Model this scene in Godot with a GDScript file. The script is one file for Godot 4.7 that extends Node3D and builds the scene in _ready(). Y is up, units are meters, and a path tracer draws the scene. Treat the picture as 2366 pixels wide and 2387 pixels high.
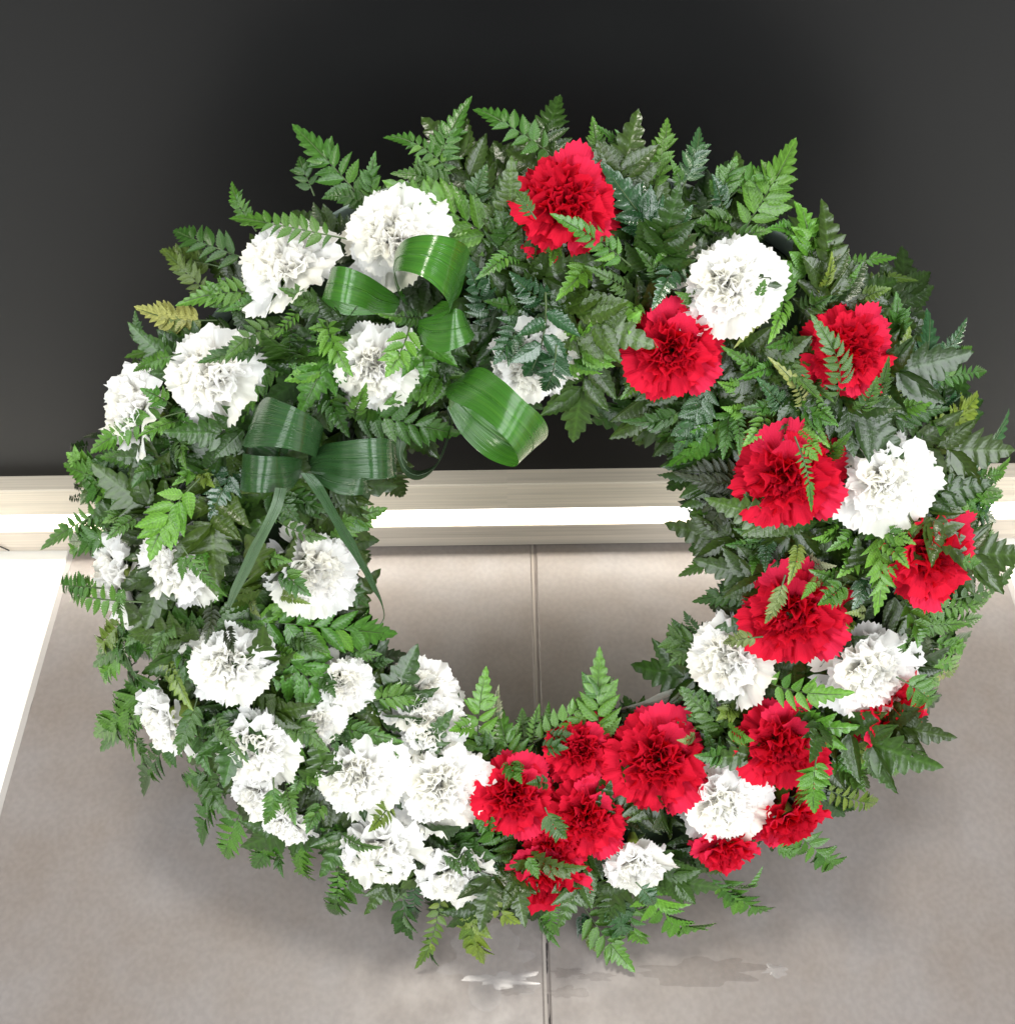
extends Node3D
# A funeral wreath of white and red carnations on leatherleaf fern, leaning against a black panel on a tiled floor.
# Metres, y up. The wreath has its own frame: u to its side, v up along its lean, w out of its face.

const CENTRE := Vector3(0.0193, 0.243, 0.176)
const LEAN := deg_to_rad(30.0)
const RING := 0.202
const BODY := 0.098
const CREST := 0.078
const TILE := 0.451

# where a carnation has petals hanging loose, as directions in the wreath's plane
const STRAYS := {
	"w3": [Vector2(1.1, -0.1), Vector2(-0.2, 1.1)], "w13": [Vector2(-0.2, 1.1), Vector2(-1, -0.2)], "w23": [Vector2(0.1, -1.15), Vector2(-0.3, -1), Vector2(-1, 0.3), Vector2(-0.7, 0.9)],
	"w26": [Vector2(-1.15, 0.1), Vector2(0.1, -1)], "w24": [Vector2(-0.9, -0.6)], "w25": [Vector2(0.4, -1), Vector2(-0.2, 1)], "w9": [Vector2(0, -1.05), Vector2(0.1, 1.05)], "w27": [Vector2(-0.7, -0.7)],
	"w7": [Vector2(-0.4, 1.0), Vector2(0.3, -1.0)], "w20": [Vector2(-1, 0), Vector2(0, -1.05)], "w10": [Vector2(-0.7, 0.8), Vector2(0, -1.05)], "w5": [Vector2(0.1, -1.05)], "w2": [Vector2(1.0, -0.2)],
	"r4": [Vector2(-0.9, 0.5), Vector2(0.2, -1.05), Vector2(-0.5, -0.9)], "r6": [Vector2(-1.05, 0.2), Vector2(-0.7, 0.8), Vector2(0.3, -1.05), Vector2(1, -0.6)], "r11": [Vector2(1.1, 0.1), Vector2(0.6, -0.8)],
	"r12": [Vector2(0, 1.1), Vector2(-1.0, 0.4)], "r7": [Vector2(-0.1, 1.05), Vector2(0, -1.1)], "r9": [Vector2(0, -1.1), Vector2(-0.6, 0.85)], "r1": [Vector2(0.1, -1.1), Vector2(-0.9, 0.4)], "r5": [Vector2(0.3, -1), Vector2(0.2, 1)],
	"r2": [Vector2(1.0, 0.1), Vector2(0, -1.05)], "r3": [Vector2(-0.8, -0.6)], "r13": [Vector2(0.6, -0.9)],
}

var U := Vector3.RIGHT
var V := Vector3(0, cos(LEAN), -sin(LEAN))
var N := Vector3(0, sin(LEAN), cos(LEAN))
var rng := RandomNumberGenerator.new()
var taken := {}
var leaf_mats: Array = []
var leaflets: Array = []
var tips: Array = []
var petals: Array = []
var white_mats: Array = []
var red_mats: Array = []
var green_calyx: StandardMaterial3D
var stem_mat: StandardMaterial3D


func at(p: Vector3) -> Vector3:
	return CENTRE + U * p.x + V * p.y + N * p.z


func turned(d: Vector3) -> Vector3:
	return U * d.x + V * d.y + N * d.z


func rnd(a: float, b: float) -> float:
	return rng.randf_range(a, b)


# ---------------------------------------------------------------- naming

func numbered(called: String) -> String:
	var k: int = taken.get(called, 0)
	taken[called] = k + 1
	return called if k == 0 else "%s_%03d" % [called, k]


func tag(o: Node, label: String, category: String, group := "", kind := "") -> void:
	if label:
		o.set_meta("label", label)
	if category:
		o.set_meta("category", category)
	if group:
		o.set_meta("group", group)
	if kind:
		o.set_meta("kind", kind)


func thing(called: String, label: String, category: String, where: Vector3, group := "") -> Node3D:
	var o := Node3D.new()
	o.name = numbered(called)
	add_child(o)
	o.position = where
	tag(o, label, category, group)
	return o


func part(called: String, m: Mesh, mat: Material, parent: Node, t := Transform3D.IDENTITY) -> MeshInstance3D:
	var o := MeshInstance3D.new()
	o.name = called
	o.mesh = m
	o.material_override = mat
	o.transform = t
	parent.add_child(o, true)
	return o


func structure(called: String, label: String) -> Node3D:
	var o := Node3D.new()
	o.name = called
	add_child(o)
	tag(o, label, "", "", "structure")
	return o


# ---------------------------------------------------------------- meshes

func grid(points: Array, rows: int, cols: int, uvs: Array = []) -> ArrayMesh:
	var st := SurfaceTool.new()
	st.begin(Mesh.PRIMITIVE_TRIANGLES)
	for k in points.size():
		st.set_uv(uvs[k] if uvs.size() else Vector2(float(k % cols) / (cols - 1), float(k / cols) / (rows - 1)))
		st.add_vertex(points[k])
	for r in rows - 1:
		for c in cols - 1:
			var a := r * cols + c
			var b := a + 1
			var d := a + cols
			var e := d + 1
			for q in [a, d, b, b, d, e]:
				st.add_index(q)
	st.generate_normals()
	return st.commit()


func bevel_box(size: Vector3, r: float) -> ArrayMesh:
	# a box with chamfered edges: three nested slabs hulled by hand (24 corner points)
	var st := SurfaceTool.new()
	st.begin(Mesh.PRIMITIVE_TRIANGLES)
	st.set_smooth_group(-1)
	var h := size * 0.5
	var quad := func(a: Vector3, b: Vector3, c: Vector3, d: Vector3, n: Vector3):
		var pts := [a, b, c, d]
		if (b - a).cross(c - a).dot(n) > 0:
			pts = [a, d, c, b]
		for i in [0, 1, 2, 0, 2, 3]:
			st.set_uv(Vector2(pts[i].x, pts[i].z))
			st.add_vertex(pts[i])
	for ax in 3:
		for s in [-1.0, 1.0]:
			var n := Vector3.ZERO
			n[ax] = s
			var i := (ax + 1) % 3
			var j := (ax + 2) % 3
			var p := []
			for q in [[-1, -1], [1, -1], [1, 1], [-1, 1]]:
				var v := Vector3.ZERO
				v[ax] = s * h[ax]
				v[i] = q[0] * (h[i] - r)
				v[j] = q[1] * (h[j] - r)
				p.append(v)
			quad.call(p[0], p[1], p[2], p[3], n)
	for ax in 3:
		var i := (ax + 1) % 3
		var j := (ax + 2) % 3
		for q in [[-1, -1], [1, -1], [1, 1], [-1, 1]]:
			var p := []
			for s in [-1.0, 1.0]:
				var v1 := Vector3.ZERO
				v1[ax] = s * (h[ax] - r)
				v1[i] = q[0] * h[i]
				v1[j] = q[1] * (h[j] - r)
				var v2 := v1
				v2[i] = q[0] * (h[i] - r)
				v2[j] = q[1] * h[j]
				p.append(v1)
				p.append(v2)
			var n := Vector3.ZERO
			n[i] = q[0]
			n[j] = q[1]
			quad.call(p[0], p[1], p[3], p[2], n)
	for sx in [-1.0, 1.0]:
		for sy in [-1.0, 1.0]:
			for sz in [-1.0, 1.0]:
				var a := Vector3(sx * h.x, sy * (h.y - r), sz * (h.z - r))
				var b := Vector3(sx * (h.x - r), sy * h.y, sz * (h.z - r))
				var c := Vector3(sx * (h.x - r), sy * (h.y - r), sz * h.z)
				var pts := [a, b, c]
				if (b - a).cross(c - a).dot(Vector3(sx, sy, sz)) > 0:
					pts = [a, c, b]
				for p in pts:
					st.set_uv(Vector2(p.x, p.z))
					st.add_vertex(p)
	st.generate_normals()
	return st.commit()


func tube(path: Array, r0: float, r1: float, sides := 5) -> ArrayMesh:
	var pts := []
	var n := path.size()
	for k in n:
		var d: Vector3 = (path[mini(k + 1, n - 1)] - path[maxi(k - 1, 0)]).normalized()
		var x := d.cross(Vector3(0.13, 0.2, 0.97)).normalized()
		var y := d.cross(x)
		var r := lerpf(r0, r1, float(k) / (n - 1))
		for s in sides + 1:
			var a := -TAU * s / sides
			pts.append(path[k] + (x * cos(a) + y * sin(a)) * r)
	return grid(pts, n, sides + 1)


# a leaflet of the fern: length 1 along y, face along z, toothed rim
func leaflet(fat: float, fold: float, droop: float, seed_: int) -> ArrayMesh:
	var r := RandomNumberGenerator.new()
	r.seed = seed_
	var pts := []
	var uvs := []
	var rows := 17
	for k in rows:
		var y := float(k) / (rows - 1)
		var f := fat * pow(sin(PI * pow(y, 0.72)), 0.9) * (1.0 - 0.22 * y)
		if k == 0:
			f = 0.02
		var tooth := k % 2 == 1
		for side in [-1.0, 0.0, 1.0]:
			var reach: float = f * (1.07 if tooth else 0.90) * r.randf_range(0.93, 1.07)
			if y < 0.15:
				reach = f
			var yy: float = y + (0.04 if tooth and side != 0.0 else 0.0) * (1.0 - y)
			var z: float = fold * absf(side) * reach * 2.0 - droop * y * y + (0.02 if tooth else -0.008) * absf(side) + r.randf_range(-0.008, 0.008)
			pts.append(Vector3(side * reach, yy, z))
			uvs.append(Vector2(0.5 + side * 0.5 * clampf(reach / (fat * 1.05), 0.1, 1.0), y))
	return grid(pts, rows, 3, uvs)


# the lobed end of a frond: length 1, half width 0.5 at its base
func blade_tip(fold: float, droop: float, seed_: int) -> ArrayMesh:
	var r := RandomNumberGenerator.new()
	r.seed = seed_
	var pts := []
	var uvs := []
	var lobes := 5
	var rows := lobes * 4 + 2
	for k in rows:
		var y := float(k) / (rows - 1)
		var phase := k % 4
		var env := 0.5 * pow(1.0 - y, 0.85) + 0.012
		var m: float = [0.42, 0.8, 1.06, 0.86][phase]
		m = lerpf(m, 0.95, 0.18 + y * 0.6)
		if k == rows - 1:
			m = 0.0
		for side in [-1.0, 0.0, 1.0]:
			var reach: float = env * m * r.randf_range(0.92, 1.08)
			var ahead: float = [0.0, 0.05, 0.115, 0.085][phase] * (1.0 - y) * absf(side)
			var z: float = fold * absf(side) * reach + [-0.012, 0.004, 0.012, 0.0][phase] * absf(side) - droop * y * y
			pts.append(Vector3(side * reach, minf(y + ahead, 1.0), z))
			uvs.append(Vector2(0.5 + side * reach * 0.9, fmod(y * 1.0, 1.0)))
	return grid(pts, rows, 3, uvs)


# a fringed carnation petal: a fan from the origin along y, face along z
func petal(spread: float, wave: float, waves: float, curl: float, seed_: int) -> ArrayMesh:
	var r := RandomNumberGenerator.new()
	r.seed = seed_
	var pts := []
	var uvs := []
	var cols := 25
	var rings := [0.12, 0.4, 0.62, 0.82, 0.96]
	var ph := r.randf_range(0, TAU)
	var ph2 := r.randf_range(0, TAU)
	var side := r.randf_range(-0.12, 0.12)
	var jag := []
	for c in cols:
		jag.append((0.036 if c % 2 == 1 else -0.03) * r.randf_range(0.15, 1.5) + 0.05 * sin(c * 0.55 + ph) * r.randf_range(0.2, 1.0))
	for k in rings.size():
		var rho: float = rings[k]
		for c in cols:
			var q := float(c) / (cols - 1) * 2.0 - 1.0
			var th := q * spread * lerpf(0.45, 1.0, minf(1.0, rho * 1.3))
			var rr: float = rho * (1.0 - 0.13 * q * q * rho)
			if k == rings.size() - 1:
				rr += jag[c]
			var z: float = wave * rho * rho * (sin(q * waves * PI + ph) + 0.45 * sin(q * waves * 1.9 * PI + ph2)) + curl * rho * rho + side * q * rho
			var x: float = rr * sin(th)
			var y: float = rr * cos(th)
			pts.append(Vector3(x * (1.0 - 0.25 * wave), y, z))
			uvs.append(Vector2(q * 0.5 + 0.5, rho))
	return grid(pts, rings.size(), cols, uvs)


func lathe_ring(ring: float, outline: Array, turns := 72) -> ArrayMesh:
	# outline: points (offset from the ring's radius, height), swept round the ring's axis z
	var pts := []
	for k in turns + 1:
		var a := -TAU * k / turns
		for o in outline:
			pts.append(Vector3(cos(a) * (ring + o.x), sin(a) * (ring + o.x), o.y))
	return grid(pts, turns + 1, outline.size())


# ---------------------------------------------------------------- textures

func noise(freq: float, seed_: int, octaves := 4) -> FastNoiseLite:
	var n := FastNoiseLite.new()
	n.seed = seed_
	n.noise_type = FastNoiseLite.TYPE_SIMPLEX
	n.frequency = freq
	n.fractal_octaves = octaves
	return n


func image_tex(w: int, h: int, f: Callable) -> ImageTexture:
	var im := Image.create(w, h, false, Image.FORMAT_RGB8)
	for y in h:
		for x in w:
			im.set_pixel(x, y, f.call(x, y))
	return ImageTexture.create_from_image(im)


func mat(color: Color, rough: float, spec := 0.5) -> StandardMaterial3D:
	var m := StandardMaterial3D.new()
	m.albedo_color = color
	m.roughness = rough
	m.metallic_specular = spec
	m.cull_mode = BaseMaterial3D.CULL_DISABLED
	return m


func lin(r: float, g: float, b: float) -> Color:
	return Color(r, g, b).linear_to_srgb()


func make_materials() -> void:
	var nz := noise(0.03, 5)
	# veins of a leaflet: u across, v along; the midrib and side veins a little paler
	var veins := func(x: int, y: int) -> float:
		var q: float = (x / 127.0 - 0.5) * 2.0
		var p: float = y / 127.0
		var rib := exp(-pow(q / 0.06, 2.0))
		var s := fposmod((p - absf(q) * 0.16) * 9.0, 1.0)
		var side := exp(-pow((s - 0.5) / 0.16, 2.0)) * (1.0 - rib)
		return clampf(rib * 0.9 + side * 0.5, 0.0, 1.0)
	var vein_tex := image_tex(128, 128, func(x, y):
		var k: float = 0.80 + 0.2 * veins.call(x, y) + 0.10 * nz.get_noise_2d(x * 2.0, y * 2.0)
		return Color(k, k, k * 0.96))
	var vein_bump := image_tex(128, 128, func(x, y):
		var k: float = 0.62 - 0.5 * veins.call(x, y) + 0.16 * nz.get_noise_2d(x * 4.0, y * 4.0)
		return Color(k, k, k))
	var tones := [[0.044, 0.118, 0.015], [0.066, 0.182, 0.021], [0.088, 0.245, 0.024], [0.135, 0.22, 0.028], [0.034, 0.105, 0.036], [0.27, 0.32, 0.10], [0.062, 0.115, 0.018], [0.026, 0.042, 0.014], [0.24, 0.29, 0.18]]  # the near-black tone has silhouette shade put into the leaf colour
	for t in tones.size():
		var c: Array = tones[t]
		var row := []
		for k in 3:
			var g: float = [0.82, 1.0, 1.22][k]
			var warm: float = [0.9, 1.05, 1.15][k]
			var m := mat(lin(c[0] * g * warm, c[1] * g, c[2] * g), [0.34, 0.30, 0.38][k], 0.48)
			m.albedo_texture = vein_tex
			m.heightmap_enabled = true
			m.heightmap_texture = vein_bump
			m.heightmap_scale = 0.026
			m.backlight_enabled = true
			m.backlight = Color(0.34, 0.34, 0.34)
			if t == 4:  # glossier leaf; its bluish tint stands in for reflected daylight
				m.roughness = 0.22
				m.metallic_specular = 0.6
			if t == 8:
				m.roughness = 0.5
			row.append(m)
		leaf_mats.append(row)
	var folds := image_tex(128, 64, func(x, y):
		var k: float = 0.5 + 0.5 * nz.get_noise_2d(x * 9.0, y * 0.9 + 400.0)
		return Color(k, k, k))
	for k in 3:
		var c: Color = [lin(0.90, 0.89, 0.85), lin(0.91, 0.89, 0.79), lin(0.90, 0.87, 0.64)][k]
		var m := mat(c, 0.6, 0.35)
		m.backlight_enabled = true
		m.backlight = Color(1.0, 1.0, 1.0)
		m.heightmap_enabled = true
		m.heightmap_texture = folds
		m.heightmap_scale = 0.012
		white_mats.append(m)
	for k in 3:
		var c: Color = [lin(0.52, 0.010, 0.032), lin(0.46, 0.008, 0.026), lin(0.58, 0.020, 0.060)][k]
		var m := mat(c, 0.7, 0.15)
		m.backlight_enabled = true
		m.backlight = Color(0.74, 0.013, 0.05)
		m.heightmap_enabled = true
		m.heightmap_texture = folds
		m.heightmap_scale = 0.05
		red_mats.append(m)
	green_calyx = mat(lin(0.22, 0.30, 0.05), 0.45)
	stem_mat = mat(lin(0.05, 0.085, 0.025), 0.45)


func make_meshes() -> void:
	for k in 8:
		leaflets.append(leaflet(rnd(0.20, 0.28), rnd(0.08, 0.5), rnd(0.0, 0.34), 100 + k))
	for k in 6:
		tips.append(blade_tip(rnd(0.1, 0.45), rnd(0.0, 0.2), 200 + k))
	for ring in 4:
		var row := []
		for k in 7:
			match ring:
				0: row.append(petal(rnd(0.50, 0.72), rnd(0.05, 0.10), rnd(1.6, 2.8), rnd(-0.20, 0.05), 300 + k))
				1: row.append(petal(rnd(0.58, 0.8), rnd(0.07, 0.12), rnd(2.0, 3.2), rnd(-0.22, 0.02), 330 + k))
				2: row.append(petal(rnd(0.75, 1.0), rnd(0.10, 0.16), rnd(2.2, 3.4), rnd(-0.25, 0.0), 360 + k))
				3: row.append(petal(rnd(0.85, 1.15), rnd(0.13, 0.22), rnd(2.4, 3.8), rnd(-0.15, 0.15), 390 + k))
		petals.append(row)


# ---------------------------------------------------------------- builders

func surface_normal(p: Vector3) -> Vector3:
	var rho := Vector2(p.x, p.y).length()
	var s := clampf((rho - RING) / BODY, -0.92, 0.92)
	var out := Vector3(p.x, p.y, 0).normalized()
	return out * s + Vector3(0, 0, sqrt(1.0 - s * s))


func carnation(id: String, label: String, p: Vector3, size: float, tilt: Vector2) -> void:
	var red := id.begins_with("r")
	rng.seed = hash(id) + 11
	var face := (surface_normal(p) * 0.75 + Vector3(0, 0.12, 0.5) + Vector3(tilt.x + rnd(-0.3, 0.3), tilt.y + rnd(-0.3, 0.3), 0) * 0.8).normalized()
	var up := turned(face)
	var x := up.cross(Vector3(0.3, 0.2, 0.9)).normalized()
	var frame := Basis(x, up, x.cross(up)).rotated(up, rnd(0, TAU))
	var o := thing("red_carnation" if red else "white_carnation", label, "carnation", at(p) - up * size * 0.42, "red carnations in the wreath" if red else "white carnations in the wreath")
	o.basis = frame
	var mats := red_mats if red else white_mats
	var cream := id in ["w1", "w3", "w14", "w25", "w27", "w2"]
	# rows of petals: count, length, elevation, ring radius, mesh row, height of the claw
	var rows := [[6, 0.98, 4.0, 0.10, 0, 0.26], [7, 0.94, 20.0, 0.10, 1, 0.30], [8, 0.80, 40.0, 0.12, 2, 0.30], [8, 0.66, 56.0, 0.14, 3, 0.30], [7, 0.56, 68.0, 0.12, 3, 0.30], [6, 0.50, 76.0, 0.07, 3, 0.28], [4, 0.44, 82.0, 0.02, 3, 0.26]]
	for q in rows.size():
		var row: Array = rows[q]
		for k in int(row[0]):
			var az: float = TAU * (k + 0.5 * (q % 2)) / row[0] + rnd(-0.36, 0.36)
			var el := deg_to_rad(row[2] + rnd(-14, 14))
			var out := Vector3(cos(az), 0, sin(az))
			var along := out * cos(el) + Vector3.UP * sin(el)
			var faces := -out * sin(el) + Vector3.UP * cos(el)
			var b := Basis(along.cross(faces), along, faces)
			b = b.rotated(along, rnd(-0.35, 0.35))
			var len: float = size * row[1] * (rnd(0.74, 1.14) if q < 2 else rnd(0.82, 1.1))
			b = b.scaled(Vector3.ONE * len)
			var m: Mesh = petals[row[4]][rng.randi() % 7]
			var tone := 0
			if cream and q >= 3:
				tone = 2 if rng.randf() < 0.75 else 1
			elif rng.randf() < (0.25 if q < 3 else 0.7):
				tone = 1
			if red and rng.randf() < 0.14:
				tone = 2
			part("petal", m, mats[tone], o, Transform3D(b, out * row[3] * size + Vector3.UP * size * row[5] * 0.6))
	# loose petals that hang out of the head
	for d in STRAYS.get(id, []):
		var az_out := (frame.inverse() * turned(Vector3(d.x, d.y, 0)))
		az_out.y = 0
		az_out = az_out.normalized()
		var el2 := deg_to_rad(rnd(-12, 10))
		var along2 := az_out * cos(el2) + Vector3.UP * sin(el2)
		var b2 := Basis(along2.cross(-az_out * sin(el2) + Vector3.UP * cos(el2)), along2, -az_out * sin(el2) + Vector3.UP * cos(el2))
		b2 = b2.rotated(along2, rnd(-0.5, 0.5)).scaled(Vector3.ONE * size * d.length() * 1.28)
		part("petal", petals[0][rng.randi() % 7], mats[rng.randi() % 2], o, Transform3D(b2, az_out * size * 0.12 + Vector3.UP * size * 0.12))
	var cal := []
	for k in 5:
		var f := k / 4.0
		cal.append(Vector2(size * lerpf(0.09, 0.24, sin(f * PI * 0.5)), size * lerpf(-0.55, 0.22, f)))
	var pts := []
	for k in 5:
		for s in 11:
			var a := TAU * s / 10
			pts.append(Vector3(cos(a) * cal[k].x, cal[k].y, sin(a) * cal[k].x))
	part("calyx", grid(pts, 5, 11), green_calyx, o)
	part("stem", tube([Vector3(0, -size * 0.5, 0), Vector3(size * 0.05, -size * 1.0, 0), Vector3(0, -size * 1.5, size * 0.06)], size * 0.06, size * 0.06), stem_mat, o)


func frond_parts(o: Node, length: float, width: float, tone: int, sag: float, flat: Array) -> void:
	var sway := rnd(-0.16, 0.16)
	var bend := func(s: float) -> Vector3: return Vector3(sway * length * s * (s - 1.0) * 1.6, s * length, sag * length * 4.0 * s * (1.0 - s) - sag * 0.3 * length * s * s * s)
	var path := []
	for k in 7:
		path.append(bend.call(k / 6.0 * 0.9 - 0.04))
	var thick := clampf(width * 0.018, 0.0006, 0.0013)
	if flat.size() == 0:
		part("stem", tube(path, thick, thick * 0.35, 4), stem_mat, o)
	var n := clampi(roundi(0.62 * length / (rnd(0.22, 0.31) * width)), 2, 7)
	var row: Array = leaf_mats[tone]
	var main: int = rng.randi() % 3
	var s1 := rnd(0.52, 0.66)
	var fat := rnd(0.85, 1.15)
	var open := rnd(-8, 10)
	var keel := rnd(-0.3, 0.12)
	for k in n:
		var s := lerpf(0.10, s1, (k + 0.3) / n)
		var env := lerpf(1.0, 0.62, clampf((s - 0.15) / 0.45, 0, 1)) * (0.85 if k == 0 else 1.0)
		for side in [-1.0, 1.0]:
			var ang: float = deg_to_rad(lerpf(62, 42, s / s1) + open + rnd(-6, 6)) * -side
			var ss: float = s + (0.35 * s1 / n if side > 0 else 0.0)
			var p: Vector3 = bend.call(ss)
			var d: Vector3 = (bend.call(ss + 0.03) - p).normalized()
			var nn := (Vector3(0, 0, 1) - d * d.z).normalized()
			var base := Basis(d.cross(nn), d, nn)
			var b := base.rotated(nn, ang)
			b = b.rotated(d, side * (keel + rnd(-0.08, 0.08)))
			b = b.rotated(b.y, rnd(-0.2, 0.2))
			var len: float = width * 0.5 / sin(absf(ang)) * env * rnd(0.9, 1.12)
			var t := Transform3D(Basis(b.x * len * fat, b.y * len, b.z * len), p)
			var m: Mesh = leaflets[rng.randi() % leaflets.size()]
			if flat.size():
				flat[0].append_from(m, 0, t)
			else:
				part("leaflet", m, row[main if rng.randf() < 0.75 else rng.randi() % 3], o, t)
	var p0: Vector3 = bend.call(s1 - 0.02)
	var d0: Vector3 = (bend.call(0.98) - p0)
	var dn := d0.normalized()
	var nn0 := (Vector3(0, 0, 1) - dn * dn.z).normalized()
	var t0 := Transform3D(Basis(dn.cross(nn0) * width * 0.60, d0 * 1.03, nn0 * width * 0.7), p0)
	var mt: Mesh = tips[rng.randi() % tips.size()]
	if flat.size():
		flat[0].append_from(mt, 0, t0)
	else:
		part("leaf_tip", mt, row[main], o, t0)


func frond(label: String, b: Vector3, t: Vector3, width: float, tone: int) -> void:
	rng.seed = hash(label) + 3
	var y := (t - b).normalized()
	var nn := (surface_normal((b + t) * 0.5) * 0.5 + Vector3(0, 0.42, 0.9) * 0.7 + Vector3(rnd(-0.3, 0.3), rnd(-0.3, 0.3), 0)).normalized()
	var x := y.cross(nn).normalized()
	nn = x.cross(y)
	var o := thing("fern_frond", label, "fern frond", at(b), "fern fronds of the wreath")
	o.basis = Basis(turned(x), turned(y), turned(nn))
	frond_parts(o, (t - b).length(), width, tone, rnd(0.02, 0.15), [])


# one of the smallest fronds: its pieces join the mesh of its tone
func sprig(sts: Dictionary, b: Vector3, t: Vector3, width: float, tone: int) -> void:
	var y := (t - b).normalized()
	var nn := (surface_normal((b + t) * 0.5) * 0.5 + Vector3(0, 0.42, 0.9) * 0.7 + Vector3(rnd(-0.3, 0.3), rnd(-0.3, 0.3), 0)).normalized()
	var x := y.cross(nn).normalized()
	nn = x.cross(y)
	var st := SurfaceTool.new()
	st.begin(Mesh.PRIMITIVE_TRIANGLES)
	frond_parts(self, (t - b).length(), width, tone, rnd(0.03, 0.10), [st])
	if not sts.has(tone):
		sts[tone] = SurfaceTool.new()
		sts[tone].begin(Mesh.PRIMITIVE_TRIANGLES)
	sts[tone].append_from(st.commit(), 0, Transform3D(Basis(turned(x), turned(y), turned(nn)), at(b)))


# a glossy strap leaf bent through pairs of rim points
func strap(called: String, label: String, group: String, m: Material, pairs: Array) -> void:
	var n := pairs.size()
	var o := thing(called, label, "leaf", at((pairs[0][0] + pairs[0][1]) * 0.5), group)
	var rows := (n - 1) * 6 + 1
	var cols := 9
	var pts := []
	var uvs := []
	var far := 0.0
	var before := Vector3.ZERO
	for r in rows:
		var f := float(r) / (rows - 1) * (n - 1)
		var i := mini(int(f), n - 2)
		var q: float = f - i
		var e := []
		for s in 2:
			var p0: Vector3 = pairs[maxi(i - 1, 0)][s]
			var p1: Vector3 = pairs[i][s]
			var p2: Vector3 = pairs[i + 1][s]
			var p3: Vector3 = pairs[mini(i + 2, n - 1)][s]
			e.append(p1.cubic_interpolate(p2, p0, p3, q))
		var mid: Vector3 = (e[0] + e[1]) * 0.5
		if r > 0:
			far += mid.distance_to(before)
		before = mid
		for c in cols:
			var k := float(c) / (cols - 1)
			pts.append(at(e[0].lerp(e[1], k)) - o.position)
			uvs.append(Vector2(far / 0.12, k))
	part("blade", grid(pts, rows, cols, uvs), m, o)
	# the folded midrib, a fine raised line along the blade
	var rib := []
	for r in range(0, rows, 2):
		rib.append((pts[r * cols + 4] as Vector3))
	part("midrib", tube(rib, 0.0005, 0.0003, 4), m, o)


# ---------------------------------------------------------------- the scene

func _ready() -> void:
	# camera
	var cam := Camera3D.new()
	cam.name = "camera"
	add_child(cam)
	cam.position = Vector3(0, 0.85, 0.584)
	cam.basis = Basis(Vector3.RIGHT, deg_to_rad(-53.7)) * Basis(Vector3.BACK, deg_to_rad(-0.75))
	cam.fov = rad_to_deg(2.0 * atan(0.5 * 2387.0 / 2459.0))
	cam.near = 0.02
	cam.far = 30.0
	cam.current = true
	# light out of view: plain grey surround, overhead lamp, daylight from both front sides
	var we := WorldEnvironment.new()
	we.name = "environment"
	var env := Environment.new()
	env.background_mode = Environment.BG_COLOR
	env.background_color = lin(0.22, 0.225, 0.23)
	env.tonemap_mode = Environment.TONE_MAPPER_LINEAR
	env.tonemap_exposure = 1.1
	env.sdfgi_enabled = true
	env.ssao_enabled = true
	env.ssil_enabled = true
	we.environment = env
	add_child(we)
	lamp("unseen_ceiling_lamp", Vector3(0.0, 2.4, -0.15), Vector3(0.0, 0, 0.2), Vector2(0.35, 0.35), Color(1.0, 0.975, 0.93), 3.1)  # out of view overhead, gives the floor its sheen and soft shadows
	lamp("unseen_window_light", Vector3(1.25, 1.45, 1.75), Vector3(0, 0.2, 0.15), Vector2(1.9, 1.7), Color(0.97, 0.985, 1.0), 8.6)  # unseen, placed to light the wreath from the right front
	lamp("unseen_left_light", Vector3(-1.35, 1.35, 1.55), Vector3(0, 0.2, 0.15), Vector2(1.7, 1.6), Color(0.97, 0.985, 1.0), 5.2)  # weaker panel out of view, lights the wreath from the left front
	make_materials()
	rng.seed = 42
	make_meshes()
	build_setting()
	build_wreath_base()
	build_foliage()
	build_straps()
	build_flowers()
	build_fronds()


func lamp(called: String, where: Vector3, target: Vector3, size: Vector2, color: Color, energy: float) -> AreaLight3D:
	var l := AreaLight3D.new()
	l.name = called
	add_child(l)
	l.look_at_from_position(where, target, Vector3.UP if absf((target - where).normalized().y) < 0.95 else Vector3.FORWARD)
	l.area_size = size
	l.light_color = color
	l.light_energy = energy
	l.area_range = 8.0
	l.area_attenuation = 2.0
	l.shadow_enabled = true
	return l


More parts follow.
